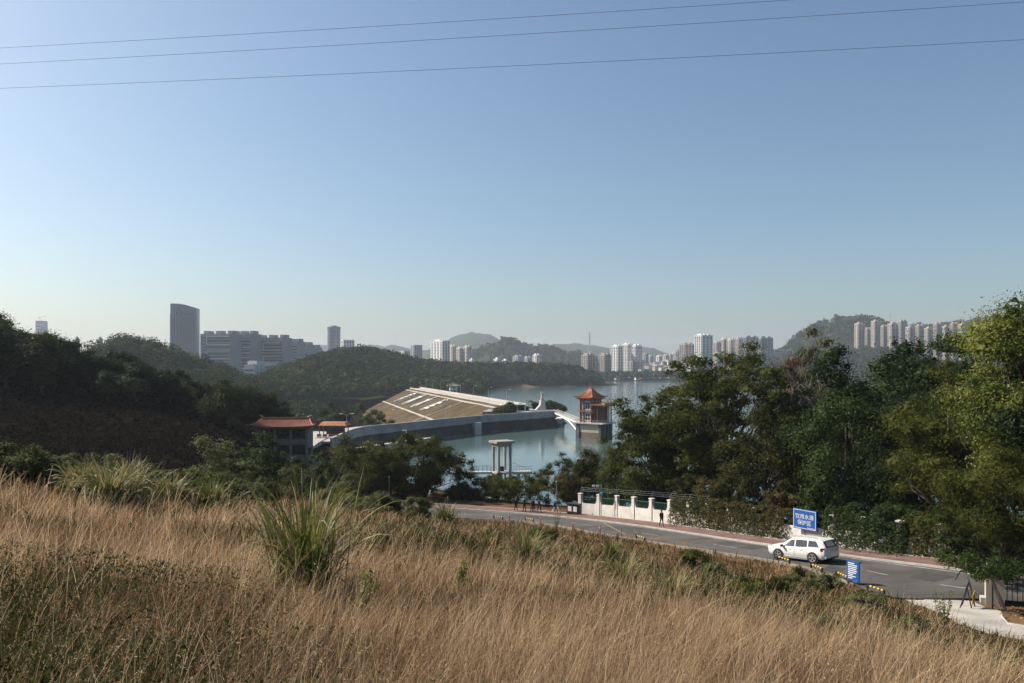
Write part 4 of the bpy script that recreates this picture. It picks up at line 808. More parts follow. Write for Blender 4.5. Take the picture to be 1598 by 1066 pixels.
def crown_parts(H, Rx, cb, ncl, clr, nlf, ls, g, top=1.0, flat=0.75, lean=(0, 0), hollow=0.35, tonelo=0.1, tonehi=0.9, aspect=0.5, shape=1.0, core=0.5):
    """clump centres inside a lumpy crown + leaves about them"""
    cz0, cz1 = H*cb, H*top; cz = (cz0+cz1)/2; hz = (cz1-cz0)/2
    d = unit(g.normal(size=(ncl*3, 3))); rad = g.uniform(hollow, 1, ncl*3)**0.6
    bump = 1+0.22*np.sin(d[:, 0]*3.1+g.uniform(0, 6))+0.18*np.sin(d[:, 1]*4.3+d[:, 2]*2+g.uniform(0, 6))
    P = d*(rad*bump)[:, None]; wz = 1-0.35*np.clip(P[:, 2], 0, 1)*shape
    C = np.c_[P[:, 0]*Rx*wz, P[:, 1]*Rx*wz, cz+P[:, 2]*hz][:ncl]
    C[:, 0] += lean[0]*C[:, 2]/H; C[:, 1] += lean[1]*C[:, 2]/H
    r = clr*g.uniform(0.55, 1.3, ncl); per = g.multinomial(nlf, r**2/np.sum(r**2))
    idx = np.repeat(np.arange(ncl), per); n = len(idx); dd = unit(g.normal(size=(n, 3)))
    rr = r[idx]*np.clip(g.normal(0.82, 0.28, n), 0.05, 1.45); Lc = C[idx]+dd*rr[:, None]*np.array([1.1, 1.1, flat])
    out = unit(Lc-np.array([lean[0]*0.6, lean[1]*0.6, cz]))
    N = unit(dd*0.7+out*0.35+np.array([0, 0, 0.35])+g.normal(size=(n, 3))*0.5)
    ct = g.uniform(tonelo, tonehi, ncl); tone = np.clip(ct[idx]+g.normal(size=n)*0.16, 0, 1)
    V, L = leaves(Lc, N, ls*g.uniform(0.55, 1.35, n), aspect, g)
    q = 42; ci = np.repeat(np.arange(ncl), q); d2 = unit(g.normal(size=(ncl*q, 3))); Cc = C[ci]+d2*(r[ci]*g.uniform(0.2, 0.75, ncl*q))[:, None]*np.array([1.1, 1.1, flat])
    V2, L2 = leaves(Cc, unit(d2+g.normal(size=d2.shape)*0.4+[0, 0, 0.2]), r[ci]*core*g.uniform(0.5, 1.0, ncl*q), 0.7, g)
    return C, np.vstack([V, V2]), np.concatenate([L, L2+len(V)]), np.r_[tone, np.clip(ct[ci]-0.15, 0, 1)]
def limbs(H, C, tr, g, lean=(0, 0), bmin=0.28, nmax=26, n=6, twigs=0):
    mb = MB(); top = Vector((lean[0]*0.9, lean[1]*0.9, H*0.86)); pts = []
    for k in range(8):
        f = k/7; pts.append(Vector((lean[0]*0.9*f+H*0.015*math.sin(f*5+g.uniform(0, 2)), lean[1]*0.9*f+H*0.015*math.cos(f*4), -0.4+(H*0.86+0.4)*f)))
    mb.tube(pts, [tr*(1.35 if k == 0 else 1-0.115*k) for k in range(8)], 8)
    for i in g.permutation(len(C))[:nmax]:
        c = Vector(C[i]); f = np.clip((c.z/H)*0.62+g.uniform(-0.1, 0.08), bmin, 0.85); s = pts[0].lerp(pts[-1], f) if False else pts[min(int(f*7), 7)]
        mid = s.lerp(c, 0.5)+Vector((g.normal()*0.05*H, g.normal()*0.05*H, g.uniform(-0.01, 0.06)*H)); r0 = tr*(1-0.8*f)*0.55
        mb.tube([s, s.lerp(mid, 0.55)+Vector((0, 0, H*0.01)), mid, c], [r0, r0*0.75, r0*0.5, r0*0.15], n)
        for q in range(twigs):
            e = c+Vector(g.normal(size=3))*H*0.09+Vector((0, 0, H*0.03)); mb.tube([mid.lerp(c, g.uniform(0.2, 1)), c.lerp(e, 0.5)+Vector(g.normal(size=3))*0.2, e], [r0*0.3, r0*0.18, r0*0.06], 4)
    return mb
def tree(px, d, py_top, halfpx, label, leaf='dark', cb=0.25, ncl=70, clr=None, nlf=22000, ls=0.2, seed=0, lean=(0, 0), tr=None, name='tree', bk=None, hollow=0.35, nmax=24, flat=0.75, twigs=0, tones=(0.1, 0.9), aspect=0.5, group=None, shape=0.45, z=None, bmin=0.28):
    g = np.random.default_rng(seed+100); x, y = XY(px, d); z0 = gz(x, y) if z is None else z; H = ZP(py_top, d)-z0; Rx = halfpx*d/F; clr = (clr or 0.2*max(Rx, H*0.3))*1.12; ls = ls*1.12
    t = empty(name, (x, y, z0), 0, label=label, cat='tree' if name != 'shrub' else 'shrub', group=group)
    C, V, L, tn = crown_parts(H, Rx, cb, ncl, clr, nlf, ls, g, 1.04, flat, lean, hollow, *tones, aspect, shape)
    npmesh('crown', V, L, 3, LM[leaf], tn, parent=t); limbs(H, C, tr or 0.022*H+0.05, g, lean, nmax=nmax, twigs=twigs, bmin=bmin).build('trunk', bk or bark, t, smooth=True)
    return t
def shrub(px, d, py_top, halfpx, label, leaf='dark', n=5000, ls=0.16, seed=0, ncl=26, group=None, cb=0.02, **kw):
    return tree(px, d, py_top, halfpx, label, leaf, cb=cb, ncl=ncl, nlf=n, ls=ls, seed=seed, tr=0.05, name='shrub', nmax=8, hollow=0.2, group=group, **kw)
# --- right-hand tree mass along the lake side of the road
tree(1135, 92, 552, 112, 'tallest dark olive acacia behind the roadside wall', 'olive', cb=0.12, ncl=170, clr=1.35, nlf=50000, ls=0.21, seed=1, nmax=50, flat=0.6, aspect=0.45)
tree(1026, 95, 630, 54, 'olive acacia leaning over the lake at the left end of the mass', 'olive', cb=0.02, ncl=130, clr=1.2, nlf=38000, ls=0.2, seed=2, nmax=36, flat=0.6, aspect=0.4, lean=(-1.2, 0))
tree(1068, 99, 588, 80, 'feathery acacia between the tallest one and the lake', 'olive', cb=0.1, ncl=120, clr=1.25, nlf=32000, ls=0.21, seed=3, nmax=36, flat=0.6, aspect=0.45)
tree(1245, 97, 572, 66, 'nearly bare rust-brown tree in the middle of the green mass', 'rust', cb=0.35, ncl=80, clr=0.9, nlf=6500, ls=0.17, seed=4, nmax=80, bk=palebark, twigs=6)
tree(1255, 108, 548, 60, 'dark acacia crown rising behind the bare brown tree', 'olive', cb=0.3, ncl=90, clr=1.4, nlf=24000, ls=0.23, seed=5, flat=0.6, aspect=0.4)
tree(1195, 78, 660, 84, 'vine-draped broadleaf tree above the leafy wall', 'vine', cb=0.08, ncl=90, clr=0.95, nlf=30000, ls=0.2, seed=6, tones=(0.0, 0.6))
tree(1322, 70, 585, 88, 'dense dark broadleaf tree right of the blue sign', 'dark', cb=0.04, ncl=130, clr=1.15, nlf=46000, ls=0.2, seed=7, tones=(0.0, 0.85))
tree(1445, 78, 528, 98, 'broad dark evergreen in front of the pinkish towers', 'dark', cb=0.15, ncl=110, clr=1.4, nlf=40000, ls=0.22, seed=8)
tree(1395, 66, 640, 72, 'dark shaded tree between the dense one and the yellow-green one', 'dark', cb=0.05, ncl=80, clr=1.1, nlf=26000, ls=0.19, seed=9, tones=(0.0, 0.6))
tree(1480, 57, 605, 98, 'yellow-green feathery tree over the pavement', 'olive', cb=0.22, ncl=80, clr=1.05, nlf=40000, ls=0.15, seed=10, tones=(0.35, 1.0), flat=0.65, aspect=0.35)
tree(1608, 52, 474, 90, 'tallest bright broadleaf tree at the right edge', 'bright', cb=0.25, ncl=130, clr=1.15, nlf=62000, ls=0.16, seed=11, hollow=0.45, tones=(0.2, 0.95), aspect=0.55)
tree(1565, 48, 700, 95, 'low yellow-green feathery tree at the right edge above the drive', 'olive', cb=0.2, ncl=75, clr=0.8, nlf=34000, ls=0.13, seed=12, tones=(0.3, 1.0), flat=0.65, aspect=0.35)
tree(1690, 50, 520, 110, 'dark tree at the right border partly out of view', 'dark', cb=0.1, ncl=70, clr=1.4, nlf=18000, ls=0.26, seed=13)
tree(932, 107, 692, 36, 'small round olive tree at the water by the wall end', 'olive', cb=0.05, ncl=40, clr=0.9, nlf=13000, ls=0.18, seed=14)
tree(908, 106, 712, 30, 'bushy olive tree left of the round one at the wall end', 'olive', cb=0.0, ncl=50, clr=0.9, nlf=11000, ls=0.18, seed=20)
tree(962, 101, 700, 28, 'olive tree right of the round one behind the wall', 'olive', cb=0.0, ncl=50, clr=0.9, nlf=11000, ls=0.18, seed=21)
tree(888, 112, 702, 17, 'slim dark sapling between hedge and lake', 'dark', cb=0.1, ncl=22, clr=0.7, nlf=5000, ls=0.18, seed=15)
tree(1385, 80, 572, 62, 'dark filler tree left behind the broad evergreen', 'dark', cb=0.05, ncl=90, clr=1.3, nlf=22000, ls=0.23, seed=17)
tree(1255, 86, 628, 62, 'olive tree below the bare brown one', 'olive', cb=0.0, ncl=90, clr=1.2, nlf=22000, ls=0.22, seed=18, aspect=0.4)
tree(1505, 66, 560, 70, 'dark tree behind the yellow-green feathery one', 'dark', cb=0.1, ncl=90, clr=1.3, nlf=22000, ls=0.22, seed=19)
# small leaning tree by the drive
tree(1571, 42, 868, 52, 'small tree with a leaning pale trunk beside the drive', 'dark', cb=0.62, ncl=30, clr=0.42, nlf=6500, ls=0.12, seed=16, lean=(-1.0, 0.3), bk=palebark, tr=0.17, tones=(0.3, 1.0), bmin=0.72, nmax=12)
# understory behind the wall
for k, (px, d, py, hw, lf) in enumerate([(965, 99, 752, 26, 'dark'), (1020, 93, 745, 30, 'dark'), (1075, 87, 735, 32, 'vine'), (1120, 82, 742, 34, 'vine'), (1165, 78, 760, 36, 'vine'), (1215, 72, 755, 30, 'vine'), (1280, 70, 770, 40, 'dark'), (1335, 64, 790, 40, 'dark'), (1400, 61, 780, 42, 'dark'), (1455, 58, 800, 36, 'dark'), (1520, 54, 800, 44, 'dark'), (1590, 51, 810, 50, 'dark'), (1660, 48, 800, 50, 'dark'), (1100, 98, 720, 50, 'dark'), (1300, 88, 700, 60, 'dark')]):
    shrub(px, d, py, hw, ['dark undergrowth at the left end of the wall', 'dark undergrowth behind the second wall bay', 'viny undergrowth above the last white wall bay', 'viny undergrowth right of the last wall pillar', 'viny thicket left of the blue sign', 'viny thicket directly behind the blue sign', 'dark thicket right of the blue sign', 'dark thicket hanging over the pavement behind the car', 'dark thicket in shade over the pavement', 'dark thicket near the pale wall patch', 'thicket under the bright tree', 'thicket at the right border', 'thicket beyond the right border', 'deep shaded thicket under the acacias', 'deep shaded thicket under the bare tree'][k], lf, n=9000, ls=0.17, seed=30+k, ncl=46)
# --- trees by the lake bay and hedge along the pavement
tree(662, 112, 678, 80, 'big round tree by the bay, right one of the pair', 'olive', cb=-0.05, ncl=170, clr=1.05, nlf=42000, ls=0.17, seed=50, tones=(0.1, 0.95))
tree(580, 110, 686, 62, 'round yellowish-green tree by the bay, left one of the pair', 'olive', cb=-0.05, ncl=120, clr=1.05, nlf=32000, ls=0.17, seed=51, tones=(0.35, 1.0))
hl = ['leftmost hedge shrub, low and dark', 'second hedge shrub from the left, beside hoist bridge', 'third hedge shrub, under the hoist frame', 'fourth hedge shrub, behind the strolling people', 'fifth hedge shrub, tall, behind the people in red', 'sixth hedge shrub, behind the cyclist', 'seventh hedge shrub, before the dark bin']
for k, (px, d, py, hw, lf) in enumerate([(718, 110, 758, 32, 'dark'), (752, 110, 750, 30, 'vine'), (788, 109, 744, 34, 'olive'), (822, 107, 734, 36, 'olive'), (856, 105.5, 732, 34, 'olive'), (888, 102, 734, 28, 'vine'), (775, 120, 738, 26, 'dark')]):
    shrub(px, d, py, hw, hl[k], lf, n=9000, ls=0.14, seed=60+k, ncl=44, tones=(0.35, 1.0))
# --- shrubs in the hollow behind the grass ridge
for k, (px, d, py, hw, lf, lab) in enumerate([(322, 62, 700, 62, 'grey', 'wide grey-green bush in the hollow before the dark slope'), (412, 78, 682, 44, 'dark', 'bush in front of the gatehouse, left one'), (375, 70, 712, 34, 'grey', 'grey bush between wide bush and gatehouse bush'), (455, 95, 706, 36, 'dark', 'bush below the gatehouse balcony'), (505, 100, 700, 34, 'dark', 'bush right below the gatehouse, beside the bay tree'), (540, 84, 745, 30, 'grey', 'low bush behind the tall reed clump'), (470, 75, 735, 44, 'grey', 'low grey bush left of the tall reed clump'), (300, 36, 745, 56, 'grey', 'low grey-green bush on the grass ridge, middle'), (20, 29, 686, 60, 'grey', 'grey-green bush at the left border on the grass ridge'), (95, 30, 703, 44, 'grey', 'second grey-green bush from the left on the grass ridge'), (232, 32, 726, 46, 'grey', 'bush right behind the left reed clump'), (545, 52, 775, 40, 'grey', 'weedy bush right of the tall reed clump'), (610, 60, 778, 26, 'grey', 'weedy bush before the seated group'), (655, 58, 775, 26, 'grey', 'weedy bush right of the one before the seated group')]):
    shrub(px, d, py, hw, lab, lf, n=8000, ls=0.11 if d < 60 else 0.17, seed=80+k, ncl=40, tones=(0.25, 1.0))
for k, (px, d, py, hw, lf, lab) in enumerate([(-40, 29, 690, 44, 'grey', 'grey-green bush cut by the left border'), (62, 31, 706, 38, 'olive', 'olive bush behind the leftmost ridge bushes'), (138, 29, 718, 34, 'olive', 'olive bush left of the leafy reed clump'), (185, 33, 716, 40, 'grey', 'grey bush directly behind the leafy reed clump'), (268, 34, 730, 42, 'olive', 'yellowish bush on the ridge right of the reeds'), (318, 36, 740, 44, 'olive', 'yellowish bush at the middle of the ridge'), (362, 38, 748, 42, 'grey', 'low bush at the right end of the ridge band'), (410, 42, 752, 36, 'grey', 'low bush left behind the tall reed clump'), (440, 88, 712, 30, 'olive', 'olive bush below the gatehouse corner'), (350, 75, 705, 36, 'dark', 'dark bush behind the wide grey-green one'), (385, 92, 692, 34, 'dark', 'dark bush at the gatehouse left corner'), (520, 62, 765, 40, 'grey', 'weedy bush just right of tall reeds'), (585, 70, 772, 30, 'grey', 'weedy bush near the road left of the standing person'), (1290, 46, 892, 26, 'grey', 'low weedy bush before the blue notice'), (880, 40, 862, 30, 'grey', 'low weedy bush on the middle slope'), (1120, 38, 882, 34, 'grey', 'low weedy bush on the right slope'), (1010, 33, 895, 30, 'grey', 'low weedy bush between two reed tufts'), (760, 48, 838, 34, 'grey', 'low weedy bush left of the arching tuft'), (930, 30, 885, 34, 'grey', 'low weedy bush just left of the straw-tipped tuft'), (1180, 33, 905, 40, 'olive', 'low olive weeds in the middle of the right slope'), (1240, 40, 888, 30, 'grey', 'low weeds under the car rail'), (1350, 36, 925, 36, 'grey', 'low weeds below the blue notice'), (1080, 50, 858, 30, 'olive', 'olive weeds close to the road right of the twigs'), (850, 58, 828, 30, 'olive', 'olive weeds close to the road bend'), (640, 40, 822, 34, 'grey', 'low weeds right of the tall reeds'), (720, 30, 862, 36, 'olive', 'olive weeds on the slope centre'), (1430, 26, 968, 34, 'grey', 'low weeds left of the sapling by the drive'), (1290, 24, 968, 34, 'grey', 'low weeds low on the right slope')]):
    shrub(px, d, py, hw, lab, lf, n=5200, ls=0.10 if d < 60 else 0.17, seed=180+k, ncl=34, tones=(0.3, 1.0))
# --- dark wooded hillside at left: a few kinds of tree copied over the slope
protos = []
for k in range(5):
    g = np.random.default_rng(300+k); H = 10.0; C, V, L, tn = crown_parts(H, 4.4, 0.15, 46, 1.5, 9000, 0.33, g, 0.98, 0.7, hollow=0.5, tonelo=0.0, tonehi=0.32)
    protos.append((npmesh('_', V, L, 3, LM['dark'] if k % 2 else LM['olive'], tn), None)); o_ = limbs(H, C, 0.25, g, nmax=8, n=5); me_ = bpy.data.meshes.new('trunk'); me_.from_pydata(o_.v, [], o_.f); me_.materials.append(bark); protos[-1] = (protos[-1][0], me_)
g = np.random.default_rng(77)
sil = [(-60, 470), (0, 488), (20, 505), (50, 512), (100, 515), (125, 540), (160, 540), (185, 534), (215, 548), (245, 560), (280, 574), (320, 584), (360, 588), (400, 597), (425, 612), (445, 632), (456, 655)]
spots = []
for (px, py) in [(p, np.interp(p, [s[0] for s in sil], [s[1] for s in sil])) for p in range(-70, 452, 14)]:
    d = float(np.interp(px, [-60, 0, 200, 360, 385, 456], [150, 158, 170, 174, 186, 190]))+g.uniform(-5, 5)*(px < 370); spots.append((px+g.uniform(-4, 4), d, py+9+g.uniform(-2, 6)))
for px in range(-60, 372, 20):
    for q in range(2):
        d = float(np.interp(px, [0, 200, 400], [156, 163, 165]))+g.uniform(-9, 6); spots.append((px+g.uniform(-9, 9), d, np.interp(px, [s[0] for s in sil], [s[1] for s in sil])+20+q*20+g.uniform(-6, 10)))
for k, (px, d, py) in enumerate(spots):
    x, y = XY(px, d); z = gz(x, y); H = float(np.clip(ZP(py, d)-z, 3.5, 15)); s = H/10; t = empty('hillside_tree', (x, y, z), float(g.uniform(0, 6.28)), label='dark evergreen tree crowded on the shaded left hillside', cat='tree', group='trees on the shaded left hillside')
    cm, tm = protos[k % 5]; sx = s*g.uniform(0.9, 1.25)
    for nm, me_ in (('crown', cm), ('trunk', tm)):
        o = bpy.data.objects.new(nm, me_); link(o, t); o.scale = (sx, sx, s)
# off to the left the wooded hill climbs on, out of view
for k in range(70):
    x, y = g.uniform(-235, -112), g.uniform(60, 215)
    if x > -0.70*y: continue
    z = gz(x, y); t = empty('hillside_tree', (x, y, z), float(g.uniform(0, 6.28)), label='dark evergreen tree crowded on the shaded left hillside', cat='tree', group='trees on the shaded left hillside')
    for nm, me_ in zip(('crown', 'trunk'), protos[k % 5]): o = bpy.data.objects.new(nm, me_); link(o, t); o.scale = (1.3, 1.3, 1.3)
# trees near the dam toe and on the terrace
for k, (px, d, py, hw, lf, lab, z) in enumerate([(778, 318, 638, 12, 'dark', 'low dark bush where the lake road meets the terrace', 5.8), (790, 330, 634, 12, 'dark', 'dark bush left of the shelter', 5.8), (548, 290, 630, 38, 'dark', 'dark tree at the foot of the dam, left of the slope', -4), (592, 268, 640, 22, 'grey', 'pale grey-green tree right before the dam slope', 0), (510, 300, 636, 30, 'dark', 'dark tree behind the checkpoint canopy', -2), (798, 336, 631, 11, 'dark', 'round tree left of the terrace shelter', 5.9), (813, 348, 633, 11, 'dark', 'round tree behind the terrace shelter', 5.9), (864, 346, 626, 13, 'dark', 'round tree right of the statue', 5.9), (874, 344, 634, 10, 'dark', 'lower round tree at the lake corner of terrace', 5.0), (836, 346, 629, 4, 'dark', 'slim conical tree left of the statue', 5.9)]):
    tree(px, d, py, hw, lab, lf, cb=0.12, ncl=34, nlf=6000, ls=0.5 if hw > 8 else 0.3, seed=120+k, z=z, clr=0.9 if hw < 15 else None)
def palm(px, d, h, label, z):
    x, y = XY(px, d); t = empty('palm_tree', (x, y, z), 0, label=label, cat='palm tree'); MB().tube([(0, 0, -0.3), (0.1, 0, h*0.7), (0.2, 0, h)], [0.2, 0.16, 0.14], 6).build('trunk', palebark, t); g = np.random.default_rng(5)
    for k in range(14):
        a = k*0.45; q = MB(); L = h*0.5
        P = [Vector((0.2+math.cos(a)*L*f, math.sin(a)*L*f, h+L*(0.5*f-0.95*f*f)+(k % 3)*0.1*f*L)) for f in (0, 0.25, 0.5, 0.75, 1)]; sd = Vector((-math.sin(a), math.cos(a), 0))
        q.grid([[p-sd*wd+Vector((0, 0, -wd*0.5)), p, p+sd*wd+Vector((0, 0, -wd*0.5))] for p, wd in zip(P, (0.05, 0.4, 0.45, 0.35, 0.03))]); q.build('frond', MATS['palm'] if 'palm' in MATS else mat('palm', (0.04, 0.06, 0.015), (0.08, 0.1, 0.03), rough=0.5, scale=1), t)
palm(825, 344, 4.4, 'small palm beside the terrace shelter', 5.9)

# ---------------------------------------------------------------- grass
HILL = [tuple(p[:2]-0.22*q[:2]) for p, q in zip(NEAR, across)]; HILL = [(60, -20), (70, 15)]+HILL[4:]+[(-75, 100), (-80, 60), (-70, -20)]
LITTER = [tuple(p[:2]) for p in DRR]+[(70, 15), (70, 40), (40, 33), (27.6, 44.6), (24.5, 45.5)]
def ok_grass(x, y):
    k = inside(x, y, HILL) & ~inside(x, y, DRIVEPOLY) & ~inside(x, y, LITTER) & (seg_dist(x, y, [tuple(p[:2]) for p in DRL]) > 0.25)
    return k
def blades(x, y, h, wd, lean, tone, g, name, m, label, cat, bend=0.5, seg=3):
    n = len(x); z = ground_fast(x, y)-0.03; az = g.uniform(0, 2*np.pi, n); sx, sy = np.cos(az)*wd/2, np.sin(az)*wd/2
    V = np.empty((n, 2*seg+1, 3)); f = np.linspace(0, 1, seg+1)
    for k in range(seg+1):
        t = f[k]; ox = lean[0]*h*(t*(1-bend)+bend*t*t); oy = lean[1]*h*(t*(1-bend)+bend*t*t); oz = h*t*(1-0.25*t*np.hypot(lean[0], lean[1]))
        c = np.stack([x+ox, y+oy, z+oz], -1)
        if k < seg:
            ww = (1-0.55*t); e = np.stack([sx*ww, sy*ww, 0*sx], -1); V[:, 2*k] = c-e; V[:, 2*k+1] = c+e
        else: V[:, 2*seg] = c
    B = (np.arange(n)*(2*seg+1))[:, None]; q = []
    for k in range(seg-1): q.append(B+np.array([2*k, 2*k+1, 2*k+3, 2*k+2]))
    quads = np.concatenate(q, 1).reshape(n, seg-1, 4); tri = (B+np.array([2*seg-2, 2*seg-1, 2*seg]))
    loops = np.concatenate([quads.reshape(n, -1), tri], 1).ravel(); nper = np.tile(np.array([4]*(seg-1)+[3]), n)
    return npmesh(name, V.reshape(-1, 3), loops, nper, m, np.repeat(tone, seg), label=label, cat=cat, kind='stuff')
dry = mat('dry_grass', (0.075, 0.05, 0.03), (0.60, 0.475, 0.31), rough=0.75, tone=True, trans=0.4, spec=0.08, stops=[(0.35, (0.215, 0.135, 0.074)), (0.7, (0.41, 0.285, 0.165))])
weed = mat('weed_leaf', (0.016, 0.022, 0.006), (0.13, 0.15, 0.03), rough=0.8, tone=True, trans=0.3, spec=0.06, stops=[(0.5, (0.04, 0.055, 0.012)), (0.8, (0.10, 0.075, 0.03))])
def grass():
    g = np.random.default_rng(400)
    # tufts: each with its own lean, height and colour; blades fan out of it
    NT = 28000; K = 9; px = g.uniform(-160, 1760, NT); d = np.exp(g.uniform(math.log(2.4), math.log(100), NT)); keep = g.uniform(size=NT) < np.clip(d/6, 0.3, 1); px, d = px[keep], d[keep]; x = (px-CX)/F*d; y = d
    c_ = sstep(1.0, -2.6, x+0.42*(y-3)+1.2*fbm(x, y, 3, 53))*(1-sstep(5, 11, y)); keep = g.uniform(size=len(x)) > np.maximum(0.5*c_, 0.8*(fbm(x, y, 3.2, 55) > 0.62)); x, y, d = x[keep], y[keep], d[keep]
    patch = fbm(x, y, 9, 41); patch2 = fbm(x, y, 2.4, 42); low = np.clip(sstep(1.4, -3.0, x+0.42*(y-3)+1.2*fbm(x, y, 3, 53))*(1-sstep(4.5, 11, y+1.5*fbm(x, y, 2.5, 54))), 0, 1); sp = fbm(x, y, 5.5, 48); n = len(x)
    far = sstep(12, 38, y)*sstep(-16, 4, x); th = np.clip((0.58-0.16*far+0.22*patch+0.22*patch2)*g.uniform(0.55, 1.3, n)*(1-0.4*low), 0.14, 1.25)
    far = sstep(12, 38, y)*sstep(-16, 4, x)
    tt = 0.44+0.33*patch+0.18*patch2+g.normal(size=n)*0.14-0.46*low-0.20*far*g.uniform(0.3, 1.2, n)-0.28*(sp > 0.55)
    la = 0.24+0.32*fbm(x, y, 4, 43)+g.normal(size=n)*0.30; lb = 0.30*fbm(x, y, 4, 44)+g.normal(size=n)*0.30
    r = np.clip(0.012*d, 0.05, 0.35); X = np.repeat(x, K); Y = np.repeat(y, K); m = len(X); a = g.uniform(0, 6.283, m); rr = np.sqrt(g.uniform(0, 1, m))*np.repeat(r, K); X = X+np.cos(a)*rr; Y = Y+np.sin(a)*rr
    h = np.repeat(th, K)*g.uniform(0.45, 1.15, m); fan = g.uniform(0, 0.55, m); lx = np.repeat(la, K)+np.cos(a)*fan; ly = np.repeat(lb, K)+np.sin(a)*fan; tone = np.clip(np.repeat(tt, K)+g.normal(size=m)*0.16, 0, 1); wd = np.clip(0.00095*Y, 0.0035, 0.045)*g.uniform(0.6, 1.4, m)
    brk = g.uniform(size=m) < 0.05; lx = np.where(brk, lx+np.sign(g.normal(size=m))*1.6, lx); tone = np.where(brk, np.clip(tone+0.3, 0, 1), tone); h = np.where(brk, h*0.6, h)
    k = ok_grass(X, Y) & (Y > 2.2); X, Y, h, wd, lx, ly, tone = (v[k] for v in (X, Y, h, wd, lx, ly, tone)); q = Y < 5
    blades(X[q], Y[q], h[q], wd[q], (lx[q], ly[q]), tone[q], g, 'dry_grass', dry, 'tall dry tan grass standing nearest, in the foreground', 'grass')
    q = ~q; blades(X[q], Y[q], h[q], wd[q], (lx[q], ly[q]), tone[q], g, 'dry_grass', dry, 'dry tan grass covering the slope down to the road', 'grass', seg=2)
    # tall thin flowering stems with loose feathery heads
    N = 4200; px = g.uniform(-160, 1760, N); d = np.exp(g.uniform(math.log(2.8), math.log(45), N)); x = (px-CX)/F*d; y = d; k = ok_grass(x, y) & (fbm(x, y, 6, 49) > -0.25); x, y, d = x[k], y[k], d[k]; n = len(x)
    h = g.uniform(0.75, 1.25, n)*(1-0.3*sstep(0.8, -2.6, x+0.42*(y-3))*(1-sstep(6, 10, y))); lx = 0.28+g.normal(size=n)*0.25; ly = g.normal(size=n)*0.25
    blades(x, y, h, np.clip(0.0007*d, 0.003, 0.02), (lx, ly), np.clip(g.normal(0.85, 0.12, n), 0, 1), g, 'seed_stems', dry, 'thin pale flowering stems rising above the dry grass', 'grass')
    K = 12; f = g.uniform(0.72, 1.0, n*K); X = np.repeat(x, K)+np.repeat(lx*h, K)*(0.5*f+0.5*f*f)+g.normal(size=n*K)*0.012; Y = np.repeat(y, K)+np.repeat(ly*h, K)*(0.5*f+0.5*f*f)+g.normal(size=n*K)*0.012
    Z = np.repeat(ground_fast(x, y)-0.03, K)+np.repeat(h, K)*f*(1-0.25*f*np.repeat(np.hypot(lx, ly), K)); V, L = leaves(np.c_[X, Y, Z], unit(g.normal(size=(n*K, 3))), g.uniform(0.010, 0.024, n*K)*np.clip(np.repeat(d, K)/9, 1, 3.5), 0.2, g)
    npmesh('seed_heads', V, L, 3, dry, g.uniform(0.6, 1, n*K), label='loose feathery seed heads on the pale stems', cat='grass', kind='stuff')
    # green and brown undergrowth blades among the dry grass
    N = 85000; px = g.uniform(-160, 1760, N); d = np.exp(g.uniform(math.log(2.3), math.log(95), N)); x = (px-CX)/F*d; y = d; p = 0.8*fbm(x, y, 8, 45)+0.45*fbm(x, y, 2.5, 46)+1.3*sstep(0.8, -2.6, x+0.42*(y-3))*(1-sstep(6.0, 10, y))+0.9*sstep(11, 30, y)*sstep(-16, 2, x)+0.3*sstep(30, 55, y)
    k = ok_grass(x, y) & (p > 0.30+g.normal(size=N)*0.2); x, y, d = x[k], y[k], d[k]; n = len(x)
    blades(x, y, (g.uniform(0.15, 0.6, n)+0.28*sstep(14, 30, y))*(0.8+0.5*fbm(x, y, 3, 51)), np.clip(0.0019*d, 0.007, 0.06)*g.uniform(0.5, 1.4, n), (g.normal(size=n)*0.5, g.normal(size=n)*0.5), np.clip(0.42+0.25*fbm(x, y, 4, 50)+g.normal(size=n)*0.22, 0, 1), g, 'green_grass', weed, 'patches of low green weeds among the dry grass', 'weeds', bend=0.8, seg=2)
    # broad weed leaves in the near left corner and scattered on the slope
    N = 60000; x = np.r_[g.uniform(-7, 0.8, N), g.uniform(-30, 32, N//2)]; y = np.r_[2.4+8.6*g.uniform(0, 1, N)**1.5, g.uniform(8, 60, N//2)]
    p = np.r_[sstep(1.0, -2.2, (x+0.42*(y-3)+1.2*fbm(x, y, 3, 53))[:N]), sstep(0.35, 0.8, fbm(x[N:], y[N:], 6, 47)+0.3*(y[N:] > 20)*(x[N:] > -8))]; k = (g.uniform(size=len(x)) < p) & ok_grass(x, y); x, y = x[k], y[k]; n = len(x); z = ground_fast(x, y)+g.uniform(0.03, 0.5, n)
    V, L = leaves(np.c_[x, y, z], unit(np.c_[g.normal(size=(n, 2))*0.8-[0.3, 0.2], g.uniform(0.3, 1.2, n)]), g.uniform(0.02, 0.055, n)*np.clip(y/8, 1, 3), 0.38, g)
    npmesh('weeds', V, L, 3, weed, np.clip(g.normal(0.36, 0.24, n), 0, 1), label='broad-leaved weeds thick in the near left corner', cat='weeds', kind='stuff')
    # fallen leaves on the bare soil by the gate
    N = 9000; x = g.uniform(23, 42, N); y = g.uniform(24, 46, N); k = inside(x, y, LITTER) & (x < 40); x, y = x[k], y[k]; n = len(x); V, L = leaves(np.c_[x, y, ground_z(x, y)+g.uniform(0.01, 0.05, n)], unit(np.c_[g.normal(size=(n, 2))*0.35, np.ones(n)]), g.uniform(0.08, 0.18, n), 0.6, g); npmesh('leaf_litter', V, L, 3, mat('fallen_leaf', (0.07, 0.035, 0.02), (0.28, 0.18, 0.11), rough=0.9, tone=True, spec=0.05), g.uniform(0, 1, n), label='brown fallen leaves on the soil beside the drive', cat='leaf litter', kind='stuff')
